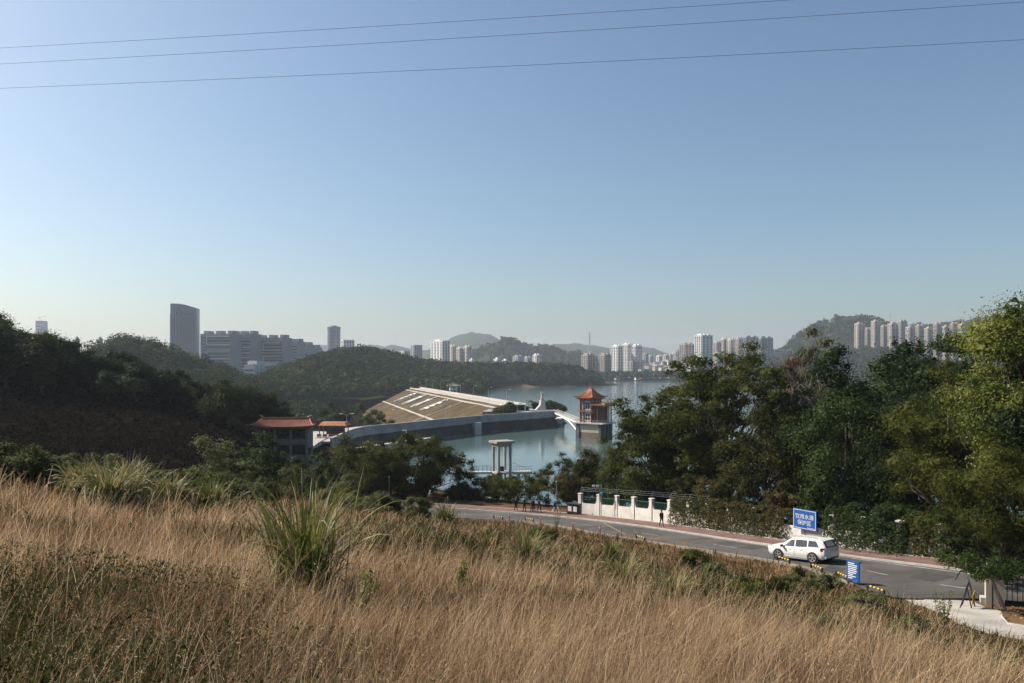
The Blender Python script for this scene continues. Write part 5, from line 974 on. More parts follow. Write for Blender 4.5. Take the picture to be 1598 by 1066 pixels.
    # dry scrub across the hollow, leaf colour darkened to carry the slope's shade
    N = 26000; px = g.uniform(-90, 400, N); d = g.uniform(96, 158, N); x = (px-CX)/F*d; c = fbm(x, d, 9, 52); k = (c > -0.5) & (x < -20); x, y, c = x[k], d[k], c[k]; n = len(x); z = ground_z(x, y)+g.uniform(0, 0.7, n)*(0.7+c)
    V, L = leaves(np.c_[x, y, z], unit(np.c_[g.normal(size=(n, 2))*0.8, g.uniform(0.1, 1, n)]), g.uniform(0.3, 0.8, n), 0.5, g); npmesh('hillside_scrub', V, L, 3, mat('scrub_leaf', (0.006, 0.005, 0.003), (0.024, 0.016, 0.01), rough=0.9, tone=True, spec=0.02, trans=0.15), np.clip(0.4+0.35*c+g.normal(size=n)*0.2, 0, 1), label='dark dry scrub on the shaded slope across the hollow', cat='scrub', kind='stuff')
grass()
def reed(px, d, h, spread, n, label, seed, wd=0.03, dryf=0.25, droop=1.0, name='reed_clump'):
    """clump of long arching blades; each bends over under its own weight, dead ones lie about the foot"""
    g = np.random.default_rng(seed); x0, y0 = XY(px, d); seg = 9; n0 = n; n = int(n*1.25); dead = np.arange(n) >= n0
    r = np.abs(g.normal(size=n))*spread*0.28; a = g.uniform(0, 6.28, n); bx, by = x0+np.cos(a)*r, y0+np.sin(a)*r; bz = ground_fast(bx, by)-0.05
    oa = a+g.normal(size=n)*0.7; ln = h*1.15*g.uniform(0.45, 1.1, n); t0 = np.abs(g.normal(size=n))*0.22*spread/h*1.3+0.04; kp = g.gamma(2.0, 0.55, n)*droop; t0 = np.where(dead, g.uniform(0.5, 1.2, n), t0); kp = np.where(dead, g.uniform(0.8, 2.2, n), kp); ln = np.where(dead, ln*0.6, ln)
    V = np.empty((n, 2*(seg+1), 3)); nx, ny = -np.sin(oa), np.cos(oa); tw = g.uniform(-1.2, 1.2, n); R_ = np.zeros(n); Z_ = np.zeros(n); side_ = g.normal(size=n)*0.12
    for k in range(seg+1):
        t = k/seg; th = np.minimum(t0+kp*t**2.2, 2.5)
        if k: R_ = R_+np.sin(th)*ln/seg; Z_ = Z_+np.cos(th)*ln/seg
        ww = wd*(0.75+0.6*t-1.3*t*t)*np.where(dead, 0.6, 1)+0.0015; sw = side_*ln*t*t
        c = np.stack([bx+np.cos(oa)*R_+nx*sw, by+np.sin(oa)*R_+ny*sw, np.maximum(bz+Z_, bz+0.03)], -1); e = np.stack([nx*ww*np.cos(tw*t), ny*ww*np.cos(tw*t), ww*np.sin(tw*t)*0.8], -1); V[:, 2*k] = c-e; V[:, 2*k+1] = c+e
    B = (np.arange(n)*2*(seg+1))[:, None]; L = np.stack([B+np.array([2*k, 2*k+1, 2*k+3, 2*k+2]) for k in range(seg)], 1).ravel()
    tone = np.where((g.uniform(size=n) < dryf) | dead, g.uniform(0.72, 1, n), g.uniform(0.0, 0.6, n)); tn = np.clip(np.repeat(tone, seg)+np.tile(np.linspace(-0.05, 0.3, seg), n), 0, 1)
    V = V.reshape(-1, 3)-np.array([x0, y0, gz(x0, y0)]); t = empty(name, (x0, y0, gz(x0, y0)), 0, label=label, cat='reed clump'); npmesh('blades', V, L, 4, LM['reed'], tn, parent=t); return t
reed(478, 11.8, 1.75, 0.8, 330, 'tall green reed clump rising from the foreground grass', 500, wd=0.017, dryf=0.2)
reed(168, 25, 1.55, 1.0, 420, 'leafy reed clump on the left of the grass ridge', 501, wd=0.024, dryf=0.4, droop=1.5); reed(200, 26.5, 1.7, 0.9, 380, 'straw-tipped reed clump right beside the leafy one', 511, wd=0.024, dryf=0.5, droop=1.4)
reed(128, 28, 1.5, 0.9, 360, 'smaller reed clump left of the leafy one on the ridge', 507, wd=0.03, dryf=0.3)
reed(262, 31, 1.3, 1.1, 420, 'low reed patch on the ridge before the hollow', 502, wd=0.035, dryf=0.3); reed(330, 33, 1.25, 1.2, 380, 'low reed patch right of the ridge middle', 503, wd=0.035, dryf=0.25)
reed(1052, 22, 1.15, 0.55, 260, 'green and straw reed tuft in the middle of the right slope', 504, wd=0.016, dryf=0.4); reed(972, 24, 1.2, 0.6, 260, 'straw-tipped reed tuft left of the middle tuft on slope', 505, wd=0.018, dryf=0.5)
reed(820, 28, 1.35, 0.9, 320, 'arching straw reed tuft below the road bend', 506, wd=0.02, dryf=0.55); reed(695, 55, 1.6, 1.1, 220, 'bright green tuft before the road at the seated group', 508, wd=0.045, dryf=0.05)
reed(955, 40, 1.2, 0.7, 160, 'small green tuft close below the road', 509, wd=0.03, dryf=0.1); reed(1540, 14, 0.9, 0.7, 160, 'drooping straw tuft at the lower right border', 510, wd=0.008, dryf=0.9)
def sapling(px, d, h, label, seed, n=8):
    g = np.random.default_rng(seed); x, y = XY(px, d); z = gz(x, y); t = empty('sapling', (x, y, z), 0, label=label, cat='sapling'); mb = MB(); Cs = []; Ns = []
    for k in range(n):
        a = g.uniform(0, 6.28); ln = g.uniform(0.15, 0.45)*h*0.6; hh = h*g.uniform(0.65, 1.0); P = [Vector((math.cos(a)*ln*f**1.3, math.sin(a)*ln*f**1.3, hh*f)) for f in (0, 0.3, 0.6, 1)]; mb.tube(P, [0.018, 0.014, 0.01, 0.004], 5)
        for q in range(26):
            f = g.uniform(0.35, 1.0); p = P[1].lerp(P[3], (f-0.3)/0.7); dr = Vector(g.normal(size=3)).normalized(); Cs.append(p+dr*0.06); Ns.append(dr+Vector((0, 0, 0.5)))
    mb.build('stems', bark, t); V, L = leaves(np.array(Cs), unit(np.array(Ns)), g.uniform(0.07, 0.15, len(Cs)), 0.5, g); npmesh('foliage', V, L, 3, LM['bright'], g.uniform(0.3, 1, len(Cs)), parent=t)
sapling(1474, 31, 2.0, 'young leafy sapling beside the concrete drive', 520, 10); sapling(720, 15, 0.75, 'little leafy plant in grass right of the tall reeds', 521, 5); sapling(868, 70, 2.2, 'thin sapling at the near kerb before the cyclist', 522, 6)
sapling(1320, 20, 0.7, 'low leafy plant on the right slope', 523, 5); sapling(560, 9.5, 0.9, 'single leafy stem bending right of the tall reeds', 524, 3)
g = np.random.default_rng(530)
for k, (px, d, h, tl) in enumerate([(1419, 8, 1.25, 0.0), (1405, 7, 0.75, -0.2), (975, 42, 1.9, -0.2), (1018, 40, 1.4, 0.15), (60, 9, 0.9, 0.1)]):
    x, y = XY(px, d); MB().tube([(x, y, gz(x, y)), (x+tl*0.4, y, gz(x, y)+h*0.5), (x+tl, y, gz(x, y)+h)], [0.006, 0.005, 0.002] if d < 20 else [0.03, 0.02, 0.01], 5).build('dry_stalk', mat('straw', (0.4, 0.3, 0.18), (0.5, 0.4, 0.26), rough=0.8, scale=5) if k < 2 else bark, label=['tall straight straw stalk before the drive', 'leaning straw stalk left of the tall one', 'bare dark twig leaning on the middle slope', 'bare dark twig right of the leaning one', 'dark dead stalk at the left border'][k], cat='stalk')
# ---------------------------------------------------------------- roadside wall
greenm = mat('green_rail', (0.03, 0.10, 0.07), (0.05, 0.14, 0.10), rough=0.5, scale=3)
def roadwall():
    t = empty('boundary_wall', (0, 0, 0), 0, label='white boundary wall with scooped bays, pillars and green railings', cat='wall')
    L = side(3.3); s = np.r_[0, np.cumsum(np.hypot(*np.diff(L[:, :2], axis=0).T))]
    px = CX+F*L[:, 0]/L[:, 1]
    sA = float(np.interp(1046, px[::-1], s[::-1])) ; s0 = float(np.interp(906, px[::-1], s[::-1]))
    def at(q): return np.array([np.interp(q, s, L[:, i]) for i in range(3)])
    step = (s0-sA)/5; qs = [s0-step*k for k in range(0, 6)]
    k = 6
    while s0-step*k > 1.0: qs.append(s0-step*k); k += 1
    for i, q in enumerate(qs):
        p = at(q); tn = unit(at(q+0.3)-at(q-0.3)); rz = math.atan2(tn[1], tn[0]); mb = MB(); mb.box((p[0], p[1], p[2]+1.1), (0.42, 0.42, 2.4), rz); mb.box((p[0], p[1], p[2]+2.36), (0.5, 0.5, 0.1), rz); mb.build('pillar', white, t)
        if i == len(qs)-1: break
        r = at(qs[i+1]); a, b = p, r; d = r-p; Ln = np.hypot(d[0], d[1]); dh = d/Ln; nn = np.array([-dh[1], dh[0], 0])*0.14; m = 14; top = []
        for k in range(m+1):
            f = k/m; e = abs(f*2-1); h = 1.25+(0.7*max(0, (e-0.72)/0.28)**2); c = a+dh*(0.21+(Ln-0.42)*f); top.append((c, h))
        g1 = MB().grid([[c-nn+[0, 0, -0.4], c-nn+[0, 0, h], c+nn+[0, 0, h], c+nn+[0, 0, -0.4]] for c, h in top]); o = g1.build('panel', white, t)
        bm = bmesh.new(); bm.from_mesh(o.data); bmesh.ops.recalc_face_normals(bm, faces=bm.faces); bm.to_mesh(o.data); bm.free()
        if i < 7:
            q_ = MB()
            for k in range(1, 16): f = k/16; c = a+dh*(0.27+(Ln-0.54)*f); e = abs(f*2-1); q_.tube([c+[0, 0, 1.0], c+[0, 0, 2.02]], 0.022, 4)
            q_.tube([a+dh*0.28+[0, 0, 2.0], b-dh*0.28+[0, 0, 2.0]], 0.035, 5); q_.build('railing', greenm, t)
            wq = MB()
            for z, o2 in ((2.7, 0.1), (2.9, 0.3), (3.1, 0.5)): wq.tube([a+nn*o2+[0, 0, z], (a+b)/2+nn*o2+[0, 0, z-0.06], b+nn*o2+[0, 0, z]], 0.004, 3)
            wq.build('barbed_wire', metal, t); MB().tube([p+[0, 0, 2.4], p+[0, 0, 2.75], p+nn*2+[0, 0, 3.15]], 0.018, 4).build('wire_arm', metal, t)
    return t, at, s, px
wall_t, wat, ws, wpx = roadwall()
def wp(px): q = float(np.interp(px, wpx[::-1], ws[::-1])); return wat(q), unit(wat(q+0.5)-wat(q-0.5))
# creepers hanging over the wall right of the last open bay
def creeper(px0, px1, n, label, seed, hi, lo, leaf='vine', depth=0.9, tl=(0.2, 0.95), amp=0.5):
    g = np.random.default_rng(seed); px = g.uniform(px0, px1, n); P = np.array([wp(p)[0] for p in np.linspace(px0, px1, 60)]); f = (px-px0)/(px1-px0)*59; B = np.stack([np.interp(f, np.arange(60), P[:, i]) for i in range(3)], -1)
    nrm = -across[60]; h = g.uniform(0, 1, n)**0.8; H = lo+(hi+amp*fbm(px/10, px*0, 6, seed)-lo)*h; off = 0.25+depth*(1-h)*g.uniform(0, 1, n)+0.12*g.normal(size=n)
    C = B+nrm[None, :]*off[:, None]+np.c_[0*H, 0*H, H]; cl = fbm(px/8, H*4, 3, seed+1); kk = cl > -0.35
    N = unit(np.array([[-0.6, -0.5, 0.5]])+g.normal(size=(n, 3))*0.6); V, L = leaves(C[kk], N[kk], g.uniform(0.10, 0.24, kk.sum()), 0.6, g); c0 = B.mean(0); V = V-c0
    t = empty('creeper', c0, 0, label=label, cat='creeper'); npmesh('foliage', V, L, 3, LM[leaf], np.clip(0.5+0.35*cl[kk]+g.normal(size=kk.sum())*0.2, *tl), parent=t)
    mb = MB()
    for k in range(10): q = int(g.integers(0, n)); b = B[q]-c0+nrm*0.2; mb.tube([b, b+nrm*0.25+np.array([0.2, 0, hi*0.5]), b+np.array([0.1*k % 0.4, 0, hi])], 0.02, 4)
    mb.build('stems', bark, t)
creeper(1050, 1130, 5000, 'dry viny creeper spilling over the wall right of the last open bay', 601, 2.9, 0.1); creeper(1125, 1228, 6500, 'brownish creeper mat on the wall left of the blue sign', 602, 2.8, 0.0, tl=(0.3, 1.0))
creeper(1290, 1420, 6500, 'dark green creeper curtain behind the white car', 603, 2.2, 0.0, 'dark', 1.5, amp=1.9); creeper(1425, 1580, 5000, 'thin creeper on the pale wall near the drive', 604, 2.2, 0.0, 'vine')
# blue water-protection board on the wall
blue = mat('blue_sign', (0.012, 0.085, 0.30), (0.018, 0.105, 0.36), rough=0.45, scale=2)
def text(body, size, m, parent, loc, mx, name='lettering', ext=0.004, off=0.0):
    cu = bpy.data.curves.new(name, 'FONT'); cu.body = body; cu.size = size; cu.extrude = ext; cu.offset = off; cu.align_x = 'CENTER'; cu.align_y = 'CENTER'
    tmp = bpy.data.objects.new('tmp', cu); COL.objects.link(tmp); me = bpy.data.meshes.new_from_object(tmp.evaluated_get(bpy.context.evaluated_depsgraph_get())); bpy.data.objects.remove(tmp)
    me.materials.append(m); o = bpy.data.objects.new(name, me); link(o, parent); o.matrix_local = Matrix.Translation(loc) @ mx.to_4x4(); return o
STAND = Matrix(((1, 0, 0), (0, 0, -1), (0, 1, 0)))      # text plane xy -> xz, facing -y
def bigsign():
    p, tn = wp(1262); tn = -tn if tn[0] < 0 else tn; rz = math.atan2(tn[1], tn[0]); t = empty('protection_sign', (p[0], p[1], p[2]), rz+R(6), label='blue board with white lettering mounted on the roadside wall', cat='sign')
    W_, H_ = 2.2, 1.65; z0 = 1.1; zc = z0+H_/2; y0 = -0.55
    MB().b2(-W_/2, W_/2, y0, y0+0.06, z0, z0+H_).build('board', blue, t)
    f = MB(); e = 0.05
    f.b2(-W_/2+e, W_/2-e, y0-0.012, y0-0.001, z0+H_-0.11, z0+H_-0.07); f.b2(-W_/2+e, W_/2-e, y0-0.012, y0-0.001, z0+0.07, z0+0.11)
    f.b2(-W_/2+e, -W_/2+e+0.04, y0-0.012, y0-0.001, z0+0.11, z0+H_-0.11); f.b2(W_/2-e-0.04, W_/2-e, y0-0.012, y0-0.001, z0+0.11, z0+H_-0.11); f.build('border', whitep, t)
    text('饮用水源', 0.44, whitep, t, (0.0, y0-0.006, zc+0.2), STAND); text('保护区', 0.44, whitep, t, (-0.02, y0-0.006, zc-0.3), STAND)
    MB().b2(0.25, 1.0, y0-0.01, y0-0.001, z0+0.17, z0+0.2).build('small_print', whitep, t)
    for s in (-0.8, 0.8): MB().b2(s-0.04, s+0.04, y0+0.061, 0.0, z0+0.3, z0+0.4).build('bracket', dmetal, t); 
bigsign()
# small blue notice on two posts at the near kerb
def notice():
    p = gpt(1331, 912, 48); t = empty('notice_board', p, R(-58), label='upright blue notice with lines of white print on two posts', cat='sign'); 
    MB().b2(-0.46, 0.5, -0.06, 0.06, 0.25, 1.6).build('board', blue, t)
    for s in (-0.38, 0.42): MB().b2(s-0.05, s+0.05, -0.04, 0.04, -0.5, 0.249).build('post', dmetal, t)
    t.scale = (0.88, 0.88, 0.9)
    for k in range(9):
        wv = [0.5, 0.7, 0.7, 0.66, 0.7, 0.64, 0.4, 0.6, 0.36][k]; z = 1.46-k*0.128; MB().b2(-0.34, -0.34+wv, -0.075, -0.061, z-0.03, z+0.03).build('print_line', whitep, t)
notice()
# yellow and black kerb-side wheel rails
ylw = mat('yellow_rail', (0.62, 0.36, 0.02), (0.72, 0.44, 0.04), rough=0.5, scale=3)
rl = ['low yellow rail at the kerb under the car door', 'low yellow rail left of the blue notice', 'low yellow rail just behind the blue notice', 'low yellow rail right of the blue notice', 'low yellow rail at the road bend, left one', 'low yellow rail at the road bend, right one', 'low yellow rail half hidden in grass on the middle slope edge']
for k, px in enumerate([1224, 1273, 1315, 1366, 778, 824, 1001]):
    pxn = CX+F*NEAR[:, 0]/NEAR[:, 1]; i = int(np.argmin(np.abs(pxn-px))); p = NEAR[i]-across[i]*0.1+[0, 0, 0.1]; tn = unit(NEAR[i+1]-NEAR[i-1]); t = empty('wheel_rail', p, math.atan2(tn[1], tn[0]), label=rl[k], cat='guard rail', group='yellow and black rails along the near kerb')
    for s in (-0.62, 0.62): MB().b2(s-0.05, s+0.05, -0.05, 0.05, 0, 0.30).build('post', black, t)
    for q in range(8): MB().tube([(-0.56+q*0.14, 0, 0.26), (-0.56+(q+1)*0.14, 0, 0.26)], 0.058, 8).build('stripe', ylw if q % 2 == 0 else black, t)
for k, px in enumerate([800, 850, 895, 938]):
    i = int(np.argmin(np.abs(pxn-px))); p = NEAR[i]-across[i]*0.3+[0, 0, 0.05]; t = empty('delineator_post', p, 0, label=['slim red post at the near kerb, leftmost', 'slim red post at the near kerb, second', 'slim red post at the near kerb, third', 'slim red post at the near kerb, rightmost'][k], cat='post'); rm = mat('red_plastic', (0.45, 0.07, 0.04), (0.5, 0.1, 0.06), rough=0.5, scale=4)
    MB().tube([(0, 0, 0), (0, 0, 0.85)], 0.05, 8).build('tube', rm, t); MB().tube([(0, 0, 0.55), (0, 0, 0.7)], 0.056, 8).build('reflector', whitep, t); MB().lathe([(0.12, 0), (0.1, 0.05)], 8).build('foot', black, t)
# bollard gate, barrier arm and gate post at the drive
def gate():
    p = np.array([*XY(1552, 44.5), 0]); p[2] = gz(p[0], p[1]); t = empty('gate_post', p, R(-25), label='whitewashed gate pier with dark gate behind, right of the barrier', cat='gate')
    MB().b2(-0.45, 0.45, -0.35, 0.35, -0.3, 1.75).build('pier', pag['tan'], t); MB().b2(-0.53, 0.53, -0.43, 0.43, 1.75, 1.88).build('cap', greypale, t); MB().b2(-0.7, -0.46, -0.25, 0.3, -0.2, 0.35).build('foot_block', greypale, t)
    q = MB()
    for k in range(14): q.tube([(0.6+k*0.25, 0, 0), (0.6+k*0.25, 0, 1.6)], 0.025, 4)
    for z in (0.15, 1.5): q.tube([(0.5, 0, z), (4.0, 0, z)], 0.035, 4)
    q.build('gate_bars', dmetal, t)
    b = np.array([*XY(1519, 43), 0]); b[2] = gz(b[0], b[1]); s = empty('trestle_barrier', b, R(55), label='dark folding trestle barrier with a yellow warning panel', cat='barrier')
    MB().b2(-0.62, 0.62, -0.03, 0.0, 0.35, 0.85).build('panel', ylw, s)
    for k in range(3): MB().box((-0.4+0.4*k, -0.035, 0.6), (0.12, 0.01, 0.46), ry=0.5).build('stripe', black, s)
    for sx in (-0.65, 0.65): MB().tube([(sx, -0.02, -0.05), (sx, 0.25, 1.3)], 0.035, 5).build('leg', dmetal, s); MB().tube([(sx, 0.6, -0.05), (sx, 0.25, 1.3)], 0.035, 5).build('leg', dmetal, s)
    MB().tube([(-0.65, 0.25, 1.3), (0.65, 0.25, 1.3)], 0.035, 5).build('top_bar', dmetal, s)
    c = np.array([*XY(1549, 43.2), 0]); c[2] = gz(c[0], c[1]); k_ = empty('box_sign', c, R(-10), label='dark box sign on a thin post by the gate pier', cat='sign'); MB().tube([(0, 0, -0.2), (0, 0, 2.0)], 0.04, 6).build('post', dmetal, k_); MB().b2(-0.55, 0.35, -0.08, 0.08, 2.0, 2.55).build('box', black, k_); MB().tube([(-0.5, 0, 2.05), (-1.6, 0, 2.0), (-1.9, 0, 1.5)], 0.04, 5).build('bracket_arm', dmetal, k_)
gate()
# litter bin, path sign, lamp at the wall's left end
def roadside_small():
    p, tn = wp(898); p = side(2.0)[int(np.argmin(np.abs(CX+F*side(2.0)[:, 0]/side(2.0)[:, 1]-897)))]; t = empty('double_bin', p+[0, 0, 0.12], R(-35), label='dark double litter bin with two white notices by the wall end', cat='litter bin')
    MB().b2(-0.75, 0.75, -0.3, 0.3, 0.05, 1.15).build('cabinet', black, t); MB().b2(-0.85, 0.85, -0.38, 0.38, 1.15, 1.25).build('lid', dmetal, t)
    for s in (-0.38, 0.33): MB().b2(s-0.24, s+0.24, -0.315, -0.301, 0.35, 0.95).build('notice', whitep, t)
    for s in (-0.6, 0.6): MB().b2(s-0.05, s+0.05, -0.2, 0.2, 0, 0.049).build('foot', black, t)
    i = int(np.argmin(np.abs(CX+F*side(2.2)[:, 0]/side(2.2)[:, 1]-935))); q = side(2.2)[i]; s = empty('path_sign', q+[0, 0, 0.12], R(-20), label='turquoise sign plate and camera on a grey pole by the wall', cat='sign'); tq = mat('turquoise', (0.06, 0.30, 0.26), (0.08, 0.36, 0.31), rough=0.5, scale=2)
    MB().tube([(0, 0, 0), (0, 0, 3.6)], 0.05, 6).build('pole', metal, s); MB().b2(-0.22, 0.22, -0.09, -0.052, 2.3, 3.0).build('plate', tq, s); MB().b2(-0.12, 0.12, -0.1, -0.091, 2.55, 2.75).build('symbol', whitep, s)
    MB().b2(-0.95, 0.0, -0.03, 0.03, 3.45, 3.52).build('arm', metal, s)
    for a in (-0.9, -0.45): MB().b2(a-0.14, a+0.14, -0.1, 0.1, 3.25, 3.45).build('camera_head', whitep, s)
    i = int(np.argmin(np.abs(CX+F*side(2.7)[:, 0]/side(2.7)[:, 1]-872))); q = side(2.7)[i]; l = empty('slim_post', q+[0, 0, 0.1], 0, label='slim pale post behind the cyclist', cat='post'); MB().tube([(0, 0, 0), (0, 0, 3.5)], 0.045, 6).build('pole', metal, l); MB().lathe([(0.09, 3.5), (0.1, 3.6), (0.03, 3.68)], 8).build('cap', metal, l)
    i = int(np.argmin(np.abs(CX+F*side(2.7)[:, 0]/side(2.7)[:, 1]-601))); q = side(2.7)[i]; l = empty('slim_post', q+[0, 0, 0.1], 0, label='slim grey post under the bay trees at left', cat='post'); MB().tube([(0, 0, 0), (0, 0, 3.2)], 0.045, 6).build('pole', metal, l); MB().lathe([(0.09, 3.2), (0.1, 3.3), (0.03, 3.38)], 8).build('cap', metal, l)
roadside_small()

# ---------------------------------------------------------------- white SUV
carw = mat('car_white', (0.72, 0.72, 0.71), (0.76, 0.76, 0.75), rough=0.25, scale=0.3, spec=0.5, coat=0.6)
def suv():
    i = int(np.argmin(np.abs(CX+F*NEAR[:, 0]/NEAR[:, 1]-1240))); tn = unit(NEAR[i+3]-NEAR[i-3]); wl = np.array([*XY(1270, 56.2), 0]); fl_ = np.array([*XY(1217, 58.4), 0])
    dv = unit(fl_-wl); rgt = np.array([dv[1], -dv[0], 0])   # to the car's right (away from the eye)
    c = (wl+fl_)/2+rgt*0.82; c[2] = CZ-14.05; D = np.hypot(ctr[:, 0]-c[0], ctr[:, 1]-c[1]); c[2] = ctr[D.argmin(), 2]+0.004
    j = D.argmin(); rise = unit(ctr[j+3]-ctr[j-3]); pitch = math.asin(rise[2])
    t = empty('car', c, 0, label='white SUV driving away on the road', cat='car'); t.rotation_euler = (0, -pitch, math.atan2(dv[1], dv[0]))
    # stations: x, half width at sill, half width at waist, half width at roof, sill z, waist z, shoulder(top) z
    st = [(-2.40, 0.70, 0.80, 0.62, 0.50, 0.90, 1.02), (-2.32, 0.84, 0.91, 0.64, 0.36, 1.02, 1.22), (-2.08, 0.90, 0.945, 0.62, 0.30, 1.05, 1.56), (-1.75, 0.92, 0.955, 0.64, 0.27, 1.04, 1.655), (-0.9, 0.93, 0.96, 0.66, 0.25, 1.02, 1.71), (-0.2, 0.93, 0.955, 0.66, 0.25, 0.99, 1.71), (0.35, 0.93, 0.955, 0.65, 0.25, 0.98, 1.64), (0.85, 0.93, 0.95, 0.62, 0.25, 0.97, 1.38), (1.25, 0.92, 0.94, 0.68, 0.25, 0.96, 1.13), (1.70, 0.91, 0.93, 0.66, 0.27, 0.93, 1.06), (2.12, 0.86, 0.88, 0.58, 0.30, 0.85, 0.96), (2.34, 0.74, 0.76, 0.5, 0.36, 0.74, 0.82), (2.42, 0.6, 0.62, 0.4, 0.45, 0.62, 0.68)]
    S_ = np.array(st)
    def sec(x):
        a = [np.interp(x, S_[:, 0], S_[:, k]) for k in range(1, 7)]; ws_, ww, wr, zs_, zw, zt = a
        pts = [(ws_*0.9, zs_), (ws_, zs_+0.1), (ww*1.0, (zs_+zw)/2), (ww, zw-0.06), (ww-0.03, zw)]
        for f in (0.25, 0.5, 0.75): pts.append((ww-0.04+(wr+0.02-ww+0.04)*f, zw+(zt-0.06-zw)*f))
        return pts+[(wr, zt-0.05), (wr-0.10, zt-0.008), (wr*0.45, zt+0.012), (0, zt+0.016)]
    xs = sorted(set(list(np.linspace(-2.36, 2.42, 49))+[s[0] for s in st])); P = []
    for x in xs:
        h = sec(x); P.append([(x, y, z) for y, z in h]+[(x, -y, z) for y, z in h[-2::-1]])
    mb = MB().grid(P); n = len(P[0]); mb.f.append(tuple(range(n))[::-1]); mb.mi.append(0); mb.f.append(tuple(range((len(P)-1)*n, len(P)*n))); mb.mi.append(0)
    body = mb.build('body', carw, t, smooth=True)
    bm = bmesh.new(); bm.from_mesh(body.data); bmesh.ops.recalc_face_normals(bm, faces=bm.faces); bm.to_mesh(body.data); bm.free()
    def glassq(x0, x1, f0, f1, s, name, x0t=None, x1t=None):   # side window between stations
        x0t = x0 if x0t is None else x0t; x1t = x1 if x1t is None else x1t; P = []
        for k in range(7):
            row = []
            for f in np.linspace(f0, f1, 5):
                u = (f-f0)/(f1-f0); x = (x0*(1-u)+x0t*u)+((x1*(1-u)+x1t*u)-(x0*(1-u)+x0t*u))*k/6; h = sec(x); y = h[4][0]+(h[8][0]-h[4][0])*f; z = h[4][1]+(h[8][1]-h[4][1])*f; row.append((x, s*(y+0.014), z))
            P.append(row)
        MB().grid(P).build(name, glass, t, smooth=True)
    for s in (1, -1):
        glassq(0.06, 1.08, 0.12, 0.84, s, 'side_window', 0.06, 0.42); glassq(-0.95, -0.04, 0.12, 0.86, s, 'side_window'); glassq(-1.92, -1.05, 0.18, 0.86, s, 'side_window', -1.62, -1.05)
        for x in (-0.98, 0.02, 1.18): MB().add([(x, s*0.964, 0.40), (x+0.012, s*0.964, 0.40), (x+0.012, s*0.960, 0.98), (x, s*0.960, 0.98)], [(0, 1, 2, 3)]).build('door_gap', black, t)
        for x in (-0.55, 0.42): MB().box((x, s*0.967, 0.88), (0.22, 0.03, 0.035)).build('door_handle', carw, t)
        MB().box((0.98, s*1.06, 1.06), (0.12, 0.22, 0.16)).build('mirror', black, t)
        MB().tube([(-1.7, s*0.57, 1.66), (-1.5, s*0.57, 1.735), (0.0, s*0.57, 1.765), (0.25, s*0.57, 1.69)], 0.02, 5).build('roof_rail', metal, t)
        MB().box((0, s*0.93, 0.27), (2.4, 0.08, 0.12)).build('side_step', metal, t)
        MB().box((-2.16, s*0.86, 1.0), (0.30, 0.17, 0.24), rz=s*0.35).build('tail_light', mat('tail_red', (0.22, 0.01, 0.012), (0.3, 0.015, 0.02), rough=0.2, scale=4, coat=0.8), t, bevel=0.03)
        MB().box((2.18, s*0.72, 0.80), (0.34, 0.26, 0.15), rz=-s*0.5).build('headlight', whitep, t, bevel=0.03)
        for xw in (-1.40, 1.39):
            ar = MB(); ar.tube([(xw, s*0.70, 0.37), (xw, s*0.972, 0.37)], [0.435, 0.43], 24); ar.build('wheel_arch', black, t)
            wx = empty('wheel', (xw, s*0.86, 0.38), 0); wx.parent = t
            ty = MB(); ty.tube([(0, -s*0.10, 0), (0, -s*0.08, 0), (0, s*0.10, 0), (0, s*0.125, 0)], [0.34, 0.38, 0.38, 0.345], 28); ty.build('tyre', black, wx, smooth=False)
            rm = MB(); alloy = mat('alloy', (0.55, 0.55, 0.55), (0.62, 0.62, 0.62), rough=0.3, metal=0.7, scale=2)
            ring = [(math.cos(a)*0.255, s*0.132, math.sin(a)*0.255) for a in np.linspace(0, 2*math.pi, 25)]; rm.tube(ring, 0.028, 5); rm.tube([(0, s*0.12, 0), (0, s*0.145, 0)], 0.075, 12)
            for k in range(5): a = k*2*math.pi/5+0.3; rm.add([(math.cos(a+0.32)*0.06, s*0.142, math.sin(a+0.32)*0.06), (math.cos(a-0.32)*0.06, s*0.142, math.sin(a-0.32)*0.06), (math.cos(a-0.24)*0.25, s*0.137, math.sin(a-0.24)*0.25), (math.cos(a+0.24)*0.25, s*0.137, math.sin(a+0.24)*0.25)], [(0, 1, 2, 3)])
            rm.build('rim', alloy, wx)
    # windscreen, rear window, bumpers, plate
    def cross(xa, xb, ins, name, off):
        P = []
        for x in np.linspace(xa, xb, 6):
            h = sec(x); wv = h[8][0]-ins; z = h[9][1]; P.append([(x+off[0], y, z+off[1]+0.012*(1-(y/max(wv, 0.1))**2)) for y in np.linspace(-wv, wv, 7)])
        MB().grid(P).build(name, glass, t, smooth=True)
    cross(0.42, 1.20, 0.03, 'windscreen', (0.012, 0.016))
    P = []
    for f in np.linspace(0, 1, 5):
        x = -2.385+0.262*f; z = 1.12+0.38*f; wv = 0.66-0.02*f; P.append([(x, y, z) for y in np.linspace(-wv, wv, 7)])
    MB().grid(P).build('rear_window', glass, t, smooth=True)
    MB().box((-2.05, 0, 1.615), (0.40, 1.2, 0.045), ry=-0.12).build('rear_spoiler', carw, t, bevel=0.015)
    MB().box((-2.31, 0, 0.50), (0.20, 1.70, 0.22)).build('rear_bumper', carw, t, bevel=0.06); MB().box((-2.33, 0, 0.36), (0.14, 1.4, 0.12)).build('lower_trim', black, t, bevel=0.03)
    MB().box((-2.385, 0, 0.82), (0.02, 0.44, 0.14)).build('number_plate', mat('plate_blue', (0.02, 0.06, 0.3), (0.03, 0.07, 0.34), rough=0.5, scale=3), t); MB().box((-2.35, 0, 0.94), (0.04, 0.7, 0.06)).build('chrome_strip', metal, t)
